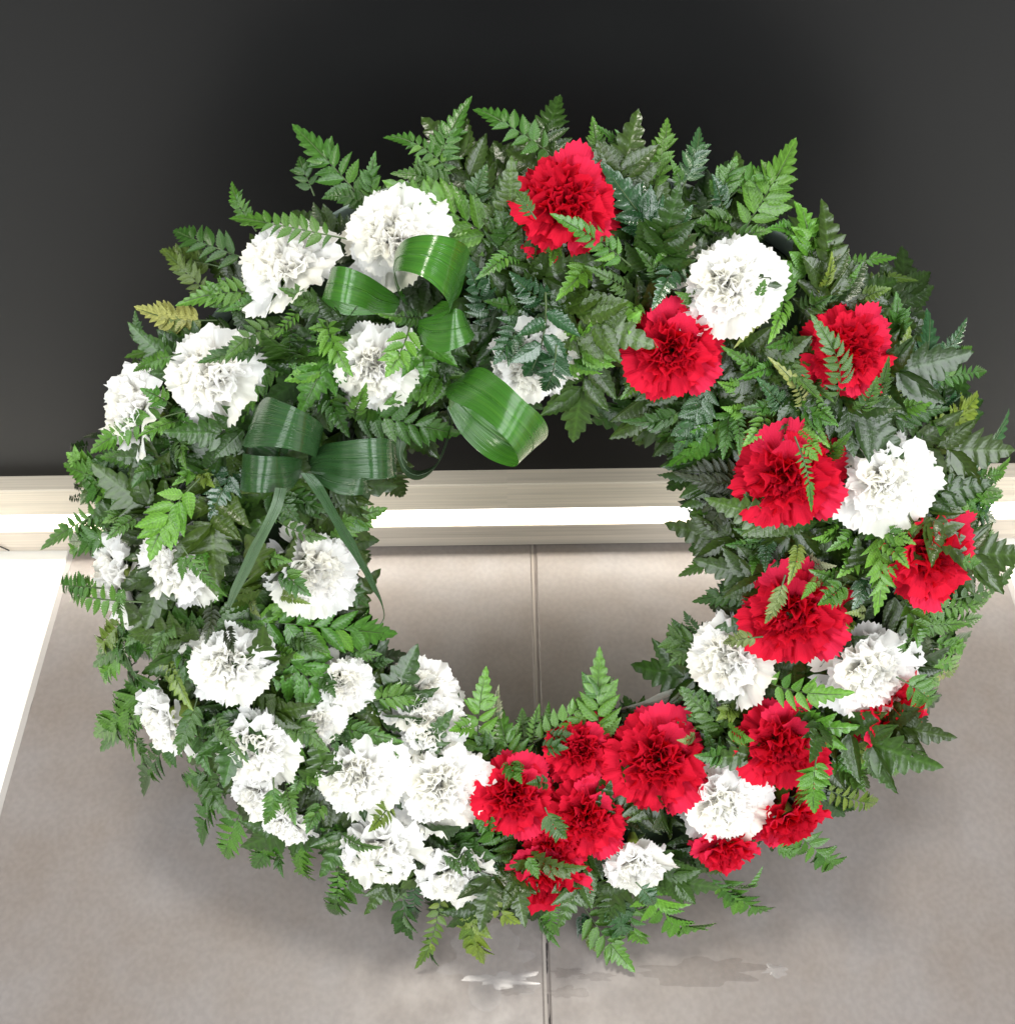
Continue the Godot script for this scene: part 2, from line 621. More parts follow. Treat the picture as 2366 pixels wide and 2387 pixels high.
func build_setting() -> void:
	# floor: grout bed, brown tiles in the middle, white tiles to both sides
	var floor_ := structure("floor", "glazed tile floor, brown tiles between white ones")
	var soft := noise(0.006, 3, 5)
	var fine := noise(0.05, 8, 3)
	var brown := image_tex(1024, 1024, func(x, y):
		var a: float = soft.get_noise_2d(x, y) * 0.55 + soft.get_noise_2d(x * 3.1 + 90, y * 3.1) * 0.3
		var f: float = fine.get_noise_2d(x * 3.0, y * 3.0)
		var k := 1.0 + a * 0.05 + f * 0.045
		return Color(0.452 * k, (0.424 + 0.012 * a) * k, (0.404 + 0.025 * a) * k))
	var gloss := image_tex(512, 512, func(x, y):
		var k: float = 0.46 + 0.04 * soft.get_noise_2d(x * 2 + 40, y * 2) + 0.08 * fine.get_noise_2d(x, y)
		return Color(k, k, k))
	var relief := image_tex(256, 256, func(x, y):
		var k: float = 0.5 + 0.3 * fine.get_noise_2d(x * 2.0, y * 2.0) + 0.2 * soft.get_noise_2d(x * 2, y * 2)
		return Color(k, k, k))
	var tm := mat(Color.WHITE, 0.9, 0.5)
	tm.albedo_texture = brown
	tm.roughness_texture = gloss
	tm.heightmap_enabled = true
	tm.heightmap_texture = relief
	tm.heightmap_scale = 0.03
	tm.uv1_triplanar = true
	tm.uv1_world_triplanar = true
	tm.uv1_scale = Vector3(0.9, 0.9, 0.9)
	tm.uv1_offset = Vector3(0.5, 0.1, 0.27)
	var wm := mat(lin(0.70, 0.68, 0.62), 0.45)
	wm.heightmap_enabled = true
	wm.heightmap_texture = relief
	wm.heightmap_scale = 0.02
	wm.uv1_triplanar = true
	wm.uv1_scale = Vector3(2, 2, 2)
	var joint := 0.0038
	for col in [-3, -2, -1, 0, 1, 2]:
		for row in 2:
			var depth := 0.72
			var t := bevel_box(Vector3(TILE - joint, 0.008, depth - joint), 0.0016)
			var white: bool = col < -1 or col > 0
			part("tile", t, wm if white else tm, floor_, Transform3D(Basis.IDENTITY, Vector3(0.0247 + (col + 0.5) * TILE, -0.004, -0.02 + (row + 0.5) * depth)))
	var bed := BoxMesh.new()
	bed.size = Vector3(TILE * 6.4, 0.006, 1.6)
	part("grout_bed", bed, mat(lin(0.33, 0.30, 0.27), 0.9), floor_, Transform3D(Basis.IDENTITY, Vector3(0.0247, -0.0056, 0.72)))
	# the grout line between the two brown tiles: pale, worn open and dirty along one side
	var worn := noise(0.02, 21, 4)
	var gt := image_tex(32, 1024, func(x, y):
		var q: float = x / 31.0
		var n: float = worn.get_noise_2d(q * 30.0, y * 1.0)
		var dirt: float = clampf((n - 0.02) * 9.0, 0, 1) * clampf((q - 0.52) * 8.0, 0, 1) * clampf((y - 330) / 200.0, 0.12, 1)
		var c := Color(0.55, 0.52, 0.49).lerp(Color(0.42, 0.39, 0.37), clampf((q - 0.45) * 6.0, 0, 1))
		return c.lerp(Color(0.13, 0.11, 0.10), dirt))
	var gm := mat(Color.WHITE, 0.85)
	gm.albedo_texture = gt
	var gp := []
	for k in 2:
		for s in [-1.0, 1.0]:
			gp.append(Vector3(s * joint * 0.55, 0, k * 0.7))
	part("grout", grid(gp, 2, 2), gm, floor_, Transform3D(Basis.IDENTITY, Vector3(0.0247, -0.0011, -0.016)))
	# chipped grey grout along the seams to the white tiles
	for sx in [-1.0, 1.0]:
		var e := []
		for k in 61:
			for s in 2:
				e.append(Vector3((s - 0.5) * 0.0066 + 0.0012 * worn.get_noise_2d(k * 17.0 + 300.0 * s, 60.0 * sx), 0.0002 * s, k / 60.0 * 0.9))
		part("grout", grid(e, 61, 2), mat(lin(0.30, 0.28, 0.26), 0.9), floor_, Transform3D(Basis.IDENTITY, Vector3(0.0247 + sx * TILE, -0.0009, -0.016)))

	# wet patches left on the tiles
	var damp := mat(Color(lin(0.10, 0.075, 0.065), 0.17), 0.3, 0.5)
	damp.transparency = BaseMaterial3D.TRANSPARENCY_ALPHA
	var wet := mat(Color(1, 1, 1, 0.05), 0.24, 0.5)
	wet.transparency = BaseMaterial3D.TRANSPARENCY_ALPHA
	var film := mat(Color(1, 1, 1, 0.03), 0.34, 0.5)
	film.transparency = BaseMaterial3D.TRANSPARENCY_ALPHA
	puddle("puddle", "thin glossy water film on the left brown tile around the hanging pale fern tip", Vector3(-0.0218, 0.0005, 0.3838), 0.034, 0.026, film, 12)
	puddle("puddle", "shallow water puddle shining on the left brown tile below the pale fern", Vector3(-0.0082, 0.0005, 0.3974), 0.024, 0.006, wet, 5)
	puddle("puddle", "dark damp streak on the left brown tile at the end of the puddle", Vector3(0.0008, 0.0005, 0.4053), 0.011, 0.0035, damp, 6)
	puddle("puddle", "long damp smear crossing the right brown tile under the wreath", Vector3(0.1437, 0.0005, 0.3935), 0.046, 0.0085, damp, 7)
	puddle("puddle", "upper oval damp mark beside the grout line", Vector3(0.0399, 0.0005, 0.3931), 0.011, 0.003, damp, 8)
	puddle("puddle", "lower oval damp mark beside the grout line", Vector3(0.0387, 0.0005, 0.4064), 0.013, 0.0042, damp, 9)
	puddle("puddle", "arched damp mark between the oval marks and the long smear", Vector3(0.0624, 0.0005, 0.3958), 0.013, 0.0032, damp, 10)
	puddle("puddle", "small glinting splash at the far end of the damp smear", Vector3(0.1972, 0.0005, 0.3932), 0.009, 0.004, wet, 11)

	# black panel of the counter
	var wall := structure("wall", "matt black counter panel")
	var panel := mat(lin(0.005, 0.005, 0.0051), 0.38, 0.36)
	part("panel", bevel_box(Vector3(2.4, 0.86, 0.018), 0.001), panel, wall, Transform3D(Basis.IDENTITY, Vector3(0, 0.5265, -0.0256)))
	part("backing", bevel_box(Vector3(2.4, 0.97, 0.02), 0.001), mat(lin(0.2, 0.19, 0.17), 0.8), wall, Transform3D(Basis.IDENTITY, Vector3(0, 0.475, -0.046)))

	# pale wooden plinth: an upper and a lower board with a light strip in the slot between
	var plinth := structure("baseboard", "pale wooden plinth boards")
	var grainy := noise(0.02, 31, 4)
	var grain := image_tex(512, 128, func(x, y):
		var a: float = grainy.get_noise_2d(x * 0.35, y * 9.0)
		var b: float = grainy.get_noise_2d(x * 0.12 + 50.0, y * 2.2 + 80.0)
		var s: float = sin((y * 0.45 + b * 9.0))
		var k: float = 1.0 + 0.05 * a + 0.05 * b - 0.05 * clampf(s - 0.45, 0, 1)
		return Color(0.80 * k, 0.755 * k, 0.68 * k))
	var wood := mat(Color.WHITE, 0.7, 0.3)
	wood.albedo_texture = grain
	wood.uv1_triplanar = true
	wood.uv1_world_triplanar = true
	wood.uv1_scale = Vector3(1.0, 13.0, 13.0)
	var grey_wood := wood.duplicate()
	grey_wood.albedo_color = Color(0.93, 0.93, 0.95)
	grey_wood.uv1_offset = Vector3(0.3, 0.5, 0.2)
	part("upper_board", bevel_box(Vector3(2.4, 0.038, 0.034), 0.0012), wood, plinth, Transform3D(Basis.IDENTITY, Vector3(0, 0.0780, -0.0170)))
	part("lower_board", bevel_box(Vector3(2.4, 0.0335, 0.030), 0.0009), grey_wood, plinth, Transform3D(Basis.IDENTITY, Vector3(0, 0.01685, -0.0150)))
	# the lit strip
	var strip := thing("light_strip", "white glowing light strip in the slot between the two plinth boards", "light strip", Vector3(0, 0.046, -0.0110))
	var glow := mat(Color(0.9, 0.9, 0.9), 0.5)
	glow.emission_enabled = true
	glow.emission = Color(1.0, 0.985, 0.95)
	glow.emission_energy_multiplier = 2.6
	part("diffuser", bevel_box(Vector3(2.36, 0.0232, 0.004), 0.0006), glow, strip)
	var chip := mat(Color(1, 1, 1), 0.4)
	chip.emission_enabled = true
	chip.emission = Color(1.0, 0.985, 0.95)
	chip.emission_energy_multiplier = 2.6
	var chip_mesh := bevel_box(Vector3(0.005, 0.003, 0.0022), 0.0005)
	for k in 108:
		part("diode", chip_mesh, chip, strip, Transform3D(Basis.IDENTITY, Vector3((k - 53.5) * 0.0166, 0.0085, 0.0031)))
	var l := lamp("light_strip_light", Vector3(0, 0.0525, -0.0068), Vector3(0, 0.03, 0.05), Vector2(1.8, 0.005), Color(1.0, 0.975, 0.93), 0.19)
	l.area_range = 3.0
	# odds and ends along the plinth
	var sliver := bevel_box(Vector3(0.062, 0.0006, 0.006), 0.0002)
	var sl := part("paper_sliver", sliver, mat(lin(0.85, 0.84, 0.8), 0.6), self, Transform3D(Basis(Vector3.UP, 0.01), Vector3(-0.0591, 0.0974, -0.0202)))
	tag(sl, "white sliver of paper lying on the plinth ledge under the hanging leaf loop", "paper")
	var wire := []
	for k in 7:
		wire.append(Vector3(-0.505 + 0.0035 * k, 0.030 - 0.0042 * k + 0.0006 * sin(k * 1.3), 0.0012 + 0.0002 * k))
	var wn := part("wire", tube(wire, 0.0008, 0.0007, 5), mat(lin(0.02, 0.02, 0.02), 0.5), self)
	tag(wn, "thin black wire hanging down the lower plinth board at its outer end", "wire")


func puddle(called: String, label: String, c: Vector3, rx: float, rz: float, m: Material, seed_: int) -> void:
	var r := noise(0.9, seed_, 2)
	var st := SurfaceTool.new()
	st.begin(Mesh.PRIMITIVE_TRIANGLES)
	var n := 72
	var rim := []
	for k in n:
		var a := TAU * k / n
		var q: float = 1.0 + 0.55 * r.get_noise_2d(cos(a) * 0.9 + seed_ * 3.1, sin(a) * 0.9) + 0.10 * r.get_noise_2d(cos(a) * 3.0, sin(a) * 3.0 + seed_)
		rim.append(Vector3(cos(a) * rx * q, 0.00002 * seed_, sin(a) * rz * q))
	for k in n:
		st.add_vertex(Vector3(0, 0.0002 + 0.00004 * seed_, 0))
		st.add_vertex(rim[k])
		st.add_vertex(rim[(k + 1) % n])
	st.generate_normals()
	var o := part(numbered(called), st.commit(), m, self, Transform3D(Basis.IDENTITY, c))
	tag(o, label, "puddle", "", "thing")


func build_wreath_base() -> void:
	var o := thing("wreath_base", "ring of dark green floral foam in a pale green tray, under the flowers and fern", "wreath base", at(Vector3.ZERO))
	o.basis = Basis(U, V, N)
	var foam := []
	for k in 13:
		var a := PI * k / 12.0
		foam.append(Vector2(-cos(a) * 0.053, 0.012 + sin(a) * 0.042))
	part("foam", lathe_ring(RING, foam), mat(lin(0.022, 0.045, 0.016), 0.95), o)
	var tray := [Vector2(-0.052, 0.012), Vector2(-0.060, 0.026), Vector2(-0.062, 0.026), Vector2(-0.058, 0.004), Vector2(-0.054, 0.0), Vector2(0.054, 0.0), Vector2(0.058, 0.004), Vector2(0.062, 0.026), Vector2(0.060, 0.026), Vector2(0.052, 0.012)]
	part("tray", lathe_ring(RING, tray), mat(lin(0.30, 0.38, 0.32), 0.45), o)


func build_foliage() -> void:
	# the dense undergrowth of small fern pieces between the fronds, too many to count
	rng.seed = 77
	var kinds := []
	for k in 3:
		var st := SurfaceTool.new()
		st.begin(Mesh.PRIMITIVE_TRIANGLES)
		frond_parts(self, 1.0, [0.52, 0.66, 0.44][k], 0, 0.09, [st])
		kinds.append(st.commit())
	var m: StandardMaterial3D = leaf_mats[0][1].duplicate()
	m.albedo_color = Color.WHITE
	m.vertex_color_use_as_albedo = true
	for k in 3:
		var mm := MultiMesh.new()
		mm.transform_format = MultiMesh.TRANSFORM_3D
		mm.use_colors = true
		mm.mesh = kinds[k]
		mm.instance_count = 190
		for i in 190:
			var phi := rnd(0, TAU)
			var psi := rnd(-1.0, 1.0) if i % 4 < 3 else rnd(-1.1, 1.1)
			var out := Vector3(cos(phi), sin(phi), 0)
			var ring := Vector3(-sin(phi), cos(phi), 0)
			var p := out * (RING + sin(psi) * 0.052) + Vector3(0, 0, 0.014 + maxf(cos(psi), -0.1) * 0.046)
			var nn := out * sin(psi) + Vector3(0, 0, cos(psi))
			var across := (out * cos(psi) - Vector3(0, 0, sin(psi))) * (signf(psi) if absf(psi) > 0.3 else (1.0 if rng.randf() < 0.6 else -1.0))
			var y := (across * (rnd(0.3, 1.0) if absf(psi) > 0.5 else rnd(-0.2, 0.7)) + ring * rnd(-1.1, 1.1) + nn * rnd(0.05, 0.30)).normalized()
			var face := (nn + Vector3(rnd(-0.4, 0.4), rnd(-0.2, 0.5), rnd(0.0, 0.8))).normalized()
			var x := y.cross(face).normalized()
			face = x.cross(y)
			var s := rnd(0.060, 0.092)
			if absf(psi) > 0.8:
				s *= 0.62
			if out.y > 0.7 and psi > 0.3:
				s *= 0.86
			mm.set_instance_transform(i, Transform3D(Basis(turned(x) * s, turned(y) * s, turned(face) * s), at(p)))
			var g := rnd(0.45, 1.1)
			mm.set_instance_color(i, Color(0.040 * g * rnd(0.8, 1.3), 0.094 * g, 0.013 * g))  # greens darkened so the gaps between fronds read as shade
		var o := MultiMeshInstance3D.new()
		o.name = numbered("fern_foliage")
		o.multimesh = mm
		o.material_override = m
		add_child(o)
		tag(o, ["dense fern undergrowth, its colour darkened for shade, filling the wreath between its flowers", "broader fern undergrowth, its colour darkened for shade, packed under the fronds", "narrow fern undergrowth, its colour darkened for shade, packed under the fronds"][k], "foliage", "", "stuff")


func strap_mat(c: Color, rough: float, seed_: int) -> StandardMaterial3D:
	var ns := noise(0.03, seed_, 4)
	var m := mat(Color.WHITE, rough, 0.55)
	m.albedo_texture = image_tex(64, 256, func(x, y):
		var f: float = ns.get_noise_2d(x * 0.25, y * 5.0) * 0.10 + ns.get_noise_2d(x * 1.5, y * 1.0) * 0.08
		var pale: float = clampf((ns.get_noise_2d(x * 0.1 + 70.0, y * 1.7) - 0.28) * 3.0, 0, 1) * 0.22
		var k := 1.0 + f
		return Color(c.r * k, c.g * k, c.b * k).lerp(Color(c.r * 1.7 + 0.05, c.g * 1.45, c.b * 1.3), pale))
	m.heightmap_enabled = true
	m.heightmap_texture = image_tex(64, 256, func(x, y):
		var k: float = 0.5 + 0.42 * sin(y * TAU / 9.0 + 0.9 * ns.get_noise_2d(x * 0.3, y * 2.0)) * 0.6 + 0.4 * ns.get_noise_2d(x * 0.5, y * 6.0)
		return Color(k, k, k))
	m.heightmap_scale = 0.009
	m.backlight_enabled = true
	m.backlight = Color(0.3, 0.3, 0.3)
	return m


func build_straps() -> void:
	var fresh := strap_mat(lin(0.034, 0.122, 0.013), 0.2, 51)
	var deep := strap_mat(lin(0.021, 0.062, 0.018), 0.14, 52)
	var grey := strap_mat(lin(0.055, 0.10, 0.045), 0.28, 53)
	var pale := strap_mat(lin(0.33, 0.40, 0.33), 0.5, 54)
	var up := "leaf loops of the upper bow"
	var low := "leaf loops of the lower bow"
	strap("leaf_loop", "short curled leaf loop of the upper bow, its open end facing down", up, fresh, [
		[Vector3(-0.0757, 0.1981, 0.0850), Vector3(-0.0746, 0.1895, 0.0800)], [Vector3(-0.0809, 0.2081, 0.1050), Vector3(-0.0874, 0.1950, 0.1050)], [Vector3(-0.0877, 0.2176, 0.1220), Vector3(-0.0919, 0.2019, 0.1220)], [Vector3(-0.0956, 0.2228, 0.1280), Vector3(-0.0997, 0.2062, 0.1300)],
		[Vector3(-0.1027, 0.2229, 0.1220), Vector3(-0.1085, 0.2060, 0.1220)], [Vector3(-0.1082, 0.2192, 0.1080), Vector3(-0.1151, 0.2029, 0.1050)], [Vector3(-0.1076, 0.2134, 0.0920), Vector3(-0.1127, 0.1948, 0.0900)], [Vector3(-0.0985, 0.2071, 0.0850), Vector3(-0.1056, 0.1894, 0.0850)], [Vector3(-0.0800, 0.1965, 0.0820), Vector3(-0.0873, 0.1891, 0.0820)]])
	strap("leaf_loop", "tall arching leaf loop in front of the topmost white carnation", up, fresh, [
		[Vector3(-0.0711, 0.1931, 0.0850), Vector3(-0.0740, 0.2009, 0.0800)], [Vector3(-0.0742, 0.2013, 0.1000), Vector3(-0.0774, 0.2126, 0.0900)], [Vector3(-0.0746, 0.2158, 0.1250), Vector3(-0.0750, 0.2255, 0.1150)], [Vector3(-0.0712, 0.2250, 0.1500), Vector3(-0.0694, 0.2359, 0.1350)],
		[Vector3(-0.0638, 0.2278, 0.1650), Vector3(-0.0610, 0.2416, 0.1500)], [Vector3(-0.0553, 0.2254, 0.1700), Vector3(-0.0506, 0.2427, 0.1550)], [Vector3(-0.0477, 0.2168, 0.1650), Vector3(-0.0417, 0.2397, 0.1500)], [Vector3(-0.0461, 0.2075, 0.1500), Vector3(-0.0365, 0.2312, 0.1300)],
		[Vector3(-0.0488, 0.1970, 0.1200), Vector3(-0.0395, 0.2150, 0.1050)], [Vector3(-0.0579, 0.1913, 0.0950), Vector3(-0.0465, 0.1967, 0.0850)], [Vector3(-0.0694, 0.1914, 0.0820), Vector3(-0.0657, 0.1977, 0.0750)]])
	strap("leaf_loop", "small leaf loop under the tall arching one, with a bright glint", up, fresh, [
		[Vector3(-0.0665, 0.1861, 0.0850), Vector3(-0.0678, 0.1801, 0.0850)], [Vector3(-0.0566, 0.1924, 0.1000), Vector3(-0.0621, 0.1750, 0.1000)], [Vector3(-0.0480, 0.1986, 0.1150), Vector3(-0.0537, 0.1751, 0.1120)], [Vector3(-0.0442, 0.1997, 0.1180), Vector3(-0.0467, 0.1781, 0.1180)],
		[Vector3(-0.0412, 0.1969, 0.1120), Vector3(-0.0383, 0.1810, 0.1150)], [Vector3(-0.0409, 0.1908, 0.0980), Vector3(-0.0356, 0.1815, 0.1000)], [Vector3(-0.0438, 0.1855, 0.0880), Vector3(-0.0413, 0.1748, 0.0850)], [Vector3(-0.0611, 0.1818, 0.0800), Vector3(-0.0614, 0.1748, 0.0800)]])
	strap("leaf_loop", "large bright leaf loop hanging over the open middle of the wreath", up, fresh, [
		[Vector3(-0.0485, 0.1483, 0.0750), Vector3(-0.0535, 0.1456, 0.0800)], [Vector3(-0.0343, 0.1636, 0.1000), Vector3(-0.0505, 0.1456, 0.1000)], [Vector3(-0.0216, 0.1638, 0.1250), Vector3(-0.0344, 0.1437, 0.1200)], [Vector3(-0.0097, 0.1551, 0.1350), Vector3(-0.0220, 0.1372, 0.1350)],
		[Vector3(-0.0006, 0.1434, 0.1250), Vector3(-0.0146, 0.1252, 0.1300)], [Vector3(0.0038, 0.1283, 0.1050), Vector3(-0.0130, 0.1114, 0.1120)], [Vector3(0.0014, 0.1154, 0.0850), Vector3(-0.0184, 0.1024, 0.0920)], [Vector3(-0.0097, 0.1186, 0.0720), Vector3(-0.0320, 0.1033, 0.0780)],
		[Vector3(-0.0316, 0.1320, 0.0650), Vector3(-0.0458, 0.1145, 0.0700)], [Vector3(-0.0460, 0.1420, 0.0650), Vector3(-0.0536, 0.1307, 0.0700)]])
	strap("leaf_loop", "broad dark leaf loop on top of the lower bow, water drops on it", low, deep, [
		[Vector3(-0.1393, 0.1078, 0.0800), Vector3(-0.1380, 0.0999, 0.0800)], [Vector3(-0.1517, 0.1204, 0.0900), Vector3(-0.1531, 0.1073, 0.0900)], [Vector3(-0.1589, 0.1382, 0.0950), Vector3(-0.1658, 0.1127, 0.0950)], [Vector3(-0.1545, 0.1451, 0.1100), Vector3(-0.1661, 0.1217, 0.1050)],
		[Vector3(-0.1450, 0.1558, 0.1250), Vector3(-0.1583, 0.1268, 0.1220)], [Vector3(-0.1335, 0.1579, 0.1400), Vector3(-0.1438, 0.1330, 0.1380)], [Vector3(-0.1246, 0.1556, 0.1450), Vector3(-0.1336, 0.1333, 0.1420)], [Vector3(-0.1196, 0.1479, 0.1350), Vector3(-0.1260, 0.1281, 0.1350)],
		[Vector3(-0.1185, 0.1361, 0.1150), Vector3(-0.1244, 0.1183, 0.1150)], [Vector3(-0.1231, 0.1250, 0.0950), Vector3(-0.1273, 0.1110, 0.0950)], [Vector3(-0.1352, 0.1077, 0.0800), Vector3(-0.1348, 0.0999, 0.0800)]])
	strap("leaf_loop", "dark leaf loop directly under the broad one with water drops", low, deep, [
		[Vector3(-0.1366, 0.1052, 0.0850), Vector3(-0.1384, 0.0974, 0.0850)], [Vector3(-0.1403, 0.1148, 0.1050), Vector3(-0.1412, 0.0955, 0.1050)], [Vector3(-0.1462, 0.1200, 0.1180), Vector3(-0.1494, 0.0989, 0.1180)], [Vector3(-0.1550, 0.1206, 0.1180), Vector3(-0.1578, 0.0998, 0.1200)],
		[Vector3(-0.1633, 0.1180, 0.1080), Vector3(-0.1673, 0.0955, 0.1080)], [Vector3(-0.1687, 0.1138, 0.0950), Vector3(-0.1724, 0.0919, 0.0950)], [Vector3(-0.1653, 0.1089, 0.0850), Vector3(-0.1676, 0.0877, 0.0850)], [Vector3(-0.1409, 0.1022, 0.0800), Vector3(-0.1417, 0.0932, 0.0800)]])
	strap("leaf_loop", "wide dark leaf loop of the lower bow reaching over the plinth", low, deep, [
		[Vector3(-0.1335, 0.1051, 0.0850), Vector3(-0.1351, 0.0985, 0.0850)], [Vector3(-0.1227, 0.1193, 0.1000), Vector3(-0.1221, 0.1031, 0.1000)], [Vector3(-0.1080, 0.1272, 0.1150), Vector3(-0.1076, 0.1062, 0.1150)], [Vector3(-0.0933, 0.1310, 0.1220), Vector3(-0.0929, 0.1082, 0.1220)],
		[Vector3(-0.0846, 0.1284, 0.1150), Vector3(-0.0849, 0.1053, 0.1150)], [Vector3(-0.0817, 0.1221, 0.1020), Vector3(-0.0823, 0.1022, 0.1020)], [Vector3(-0.0850, 0.1144, 0.0880), Vector3(-0.0861, 0.0945, 0.0880)], [Vector3(-0.1101, 0.1074, 0.0800), Vector3(-0.1114, 0.0905, 0.0800)], [Vector3(-0.1338, 0.0999, 0.0800), Vector3(-0.1342, 0.0954, 0.0800)]])
	strap("leaf_loop", "narrow dark leaf loop showing below the wide one over the plinth", low, deep, [
		[Vector3(-0.1349, 0.0968, 0.0750), Vector3(-0.1373, 0.0934, 0.0750)], [Vector3(-0.1236, 0.0952, 0.0800), Vector3(-0.1256, 0.0882, 0.0850)], [Vector3(-0.1114, 0.0959, 0.0850), Vector3(-0.1167, 0.0856, 0.0900)], [Vector3(-0.1031, 0.0947, 0.0850), Vector3(-0.1063, 0.0848, 0.0900)],
		[Vector3(-0.1020, 0.0889, 0.0720), Vector3(-0.1018, 0.0815, 0.0780)], [Vector3(-0.1100, 0.0848, 0.0600), Vector3(-0.1110, 0.0774, 0.0650)], [Vector3(-0.1314, 0.0898, 0.0600), Vector3(-0.1320, 0.0827, 0.0600)]])
	strap("leaf_curl", "thin greyish leaf curl hanging between the two bows", "", grey, [
		[Vector3(-0.0857, 0.1200, 0.0600), Vector3(-0.0783, 0.1199, 0.0600)], [Vector3(-0.0860, 0.1097, 0.0660), Vector3(-0.0789, 0.1069, 0.0600)], [Vector3(-0.0843, 0.1010, 0.0700), Vector3(-0.0819, 0.0978, 0.0600)], [Vector3(-0.0805, 0.0926, 0.0750), Vector3(-0.0792, 0.0908, 0.0600)], [Vector3(-0.0741, 0.0890, 0.0780), Vector3(-0.0728, 0.0878, 0.0600)],
		[Vector3(-0.0663, 0.0904, 0.0750), Vector3(-0.0649, 0.0902, 0.0600)], [Vector3(-0.0586, 0.0984, 0.0700), Vector3(-0.0609, 0.0929, 0.0550)], [Vector3(-0.0533, 0.1105, 0.0600), Vector3(-0.0552, 0.1070, 0.0500)], [Vector3(-0.0526, 0.1201, 0.0550), Vector3(-0.0539, 0.1185, 0.0500)], [Vector3(-0.0571, 0.1298, 0.0500), Vector3(-0.0587, 0.1298, 0.0500)]])
	strap("leaf_tail", "wet grey-green leaf tail of the lower bow lying over the fern", "leaf tails of the lower bow", grey, [
		[Vector3(-0.1462, 0.1034, 0.1220), Vector3(-0.1398, 0.1027, 0.1220)], [Vector3(-0.1484, 0.0952, 0.1260), Vector3(-0.1424, 0.0933, 0.1280)], [Vector3(-0.1557, 0.0811, 0.1260), Vector3(-0.1490, 0.0819, 0.1280)], [Vector3(-0.1639, 0.0677, 0.1220), Vector3(-0.1571, 0.0674, 0.1260)], [Vector3(-0.1717, 0.0527, 0.1200), Vector3(-0.1653, 0.0522, 0.1220)],
		[Vector3(-0.1799, 0.0370, 0.1160), Vector3(-0.1748, 0.0362, 0.1160)], [Vector3(-0.1850, 0.0228, 0.1100), Vector3(-0.1827, 0.0227, 0.1100)]])
	strap("leaf_tail", "long dark leaf tail of the lower bow tapering to a dry tip over the tile", "leaf tails of the lower bow", deep, [
		[Vector3(-0.1316, 0.1118, 0.1220), Vector3(-0.1250, 0.1110, 0.1220)], [Vector3(-0.1269, 0.1031, 0.1220), Vector3(-0.1198, 0.1037, 0.1220)], [Vector3(-0.1222, 0.0918, 0.1190), Vector3(-0.1163, 0.0908, 0.1170)], [Vector3(-0.1177, 0.0795, 0.1160), Vector3(-0.1121, 0.0769, 0.1120)], [Vector3(-0.1139, 0.0664, 0.1120), Vector3(-0.1074, 0.0644, 0.1080)],
		[Vector3(-0.1094, 0.0551, 0.1080), Vector3(-0.1042, 0.0509, 0.1040)], [Vector3(-0.1047, 0.0404, 0.1020), Vector3(-0.1008, 0.0401, 0.1000)], [Vector3(-0.1007, 0.0271, 0.0980), Vector3(-0.0981, 0.0275, 0.0960)], [Vector3(-0.0976, 0.0180, 0.0940), Vector3(-0.0964, 0.0177, 0.0920)], [Vector3(-0.0958, 0.0086, 0.0910), Vector3(-0.0955, 0.0081, 0.0900)],
		[Vector3(-0.0964, 0.0015, 0.0880), Vector3(-0.0960, 0.0015, 0.0880)], [Vector3(-0.0992, -0.0032, 0.0880), Vector3(-0.0990, -0.0034, 0.0880)]])
	strap("rim_leaf", "pale grey-green leaf lining the inner rim beside the large crimson carnation", "", pale, [
		[Vector3(0.0509, -0.1048, 0.0350), Vector3(0.0521, -0.1101, 0.0300)], [Vector3(0.0718, -0.0943, 0.0400), Vector3(0.0788, -0.1097, 0.0300)], [Vector3(0.0823, -0.0868, 0.0420), Vector3(0.0936, -0.1129, 0.0300)], [Vector3(0.0958, -0.0807, 0.0420), Vector3(0.1053, -0.1047, 0.0300)], [Vector3(0.1014, -0.0691, 0.0420), Vector3(0.1120, -0.0895, 0.0300)], [Vector3(0.1042, -0.0569, 0.0420), Vector3(0.1152, -0.0696, 0.0300)]])


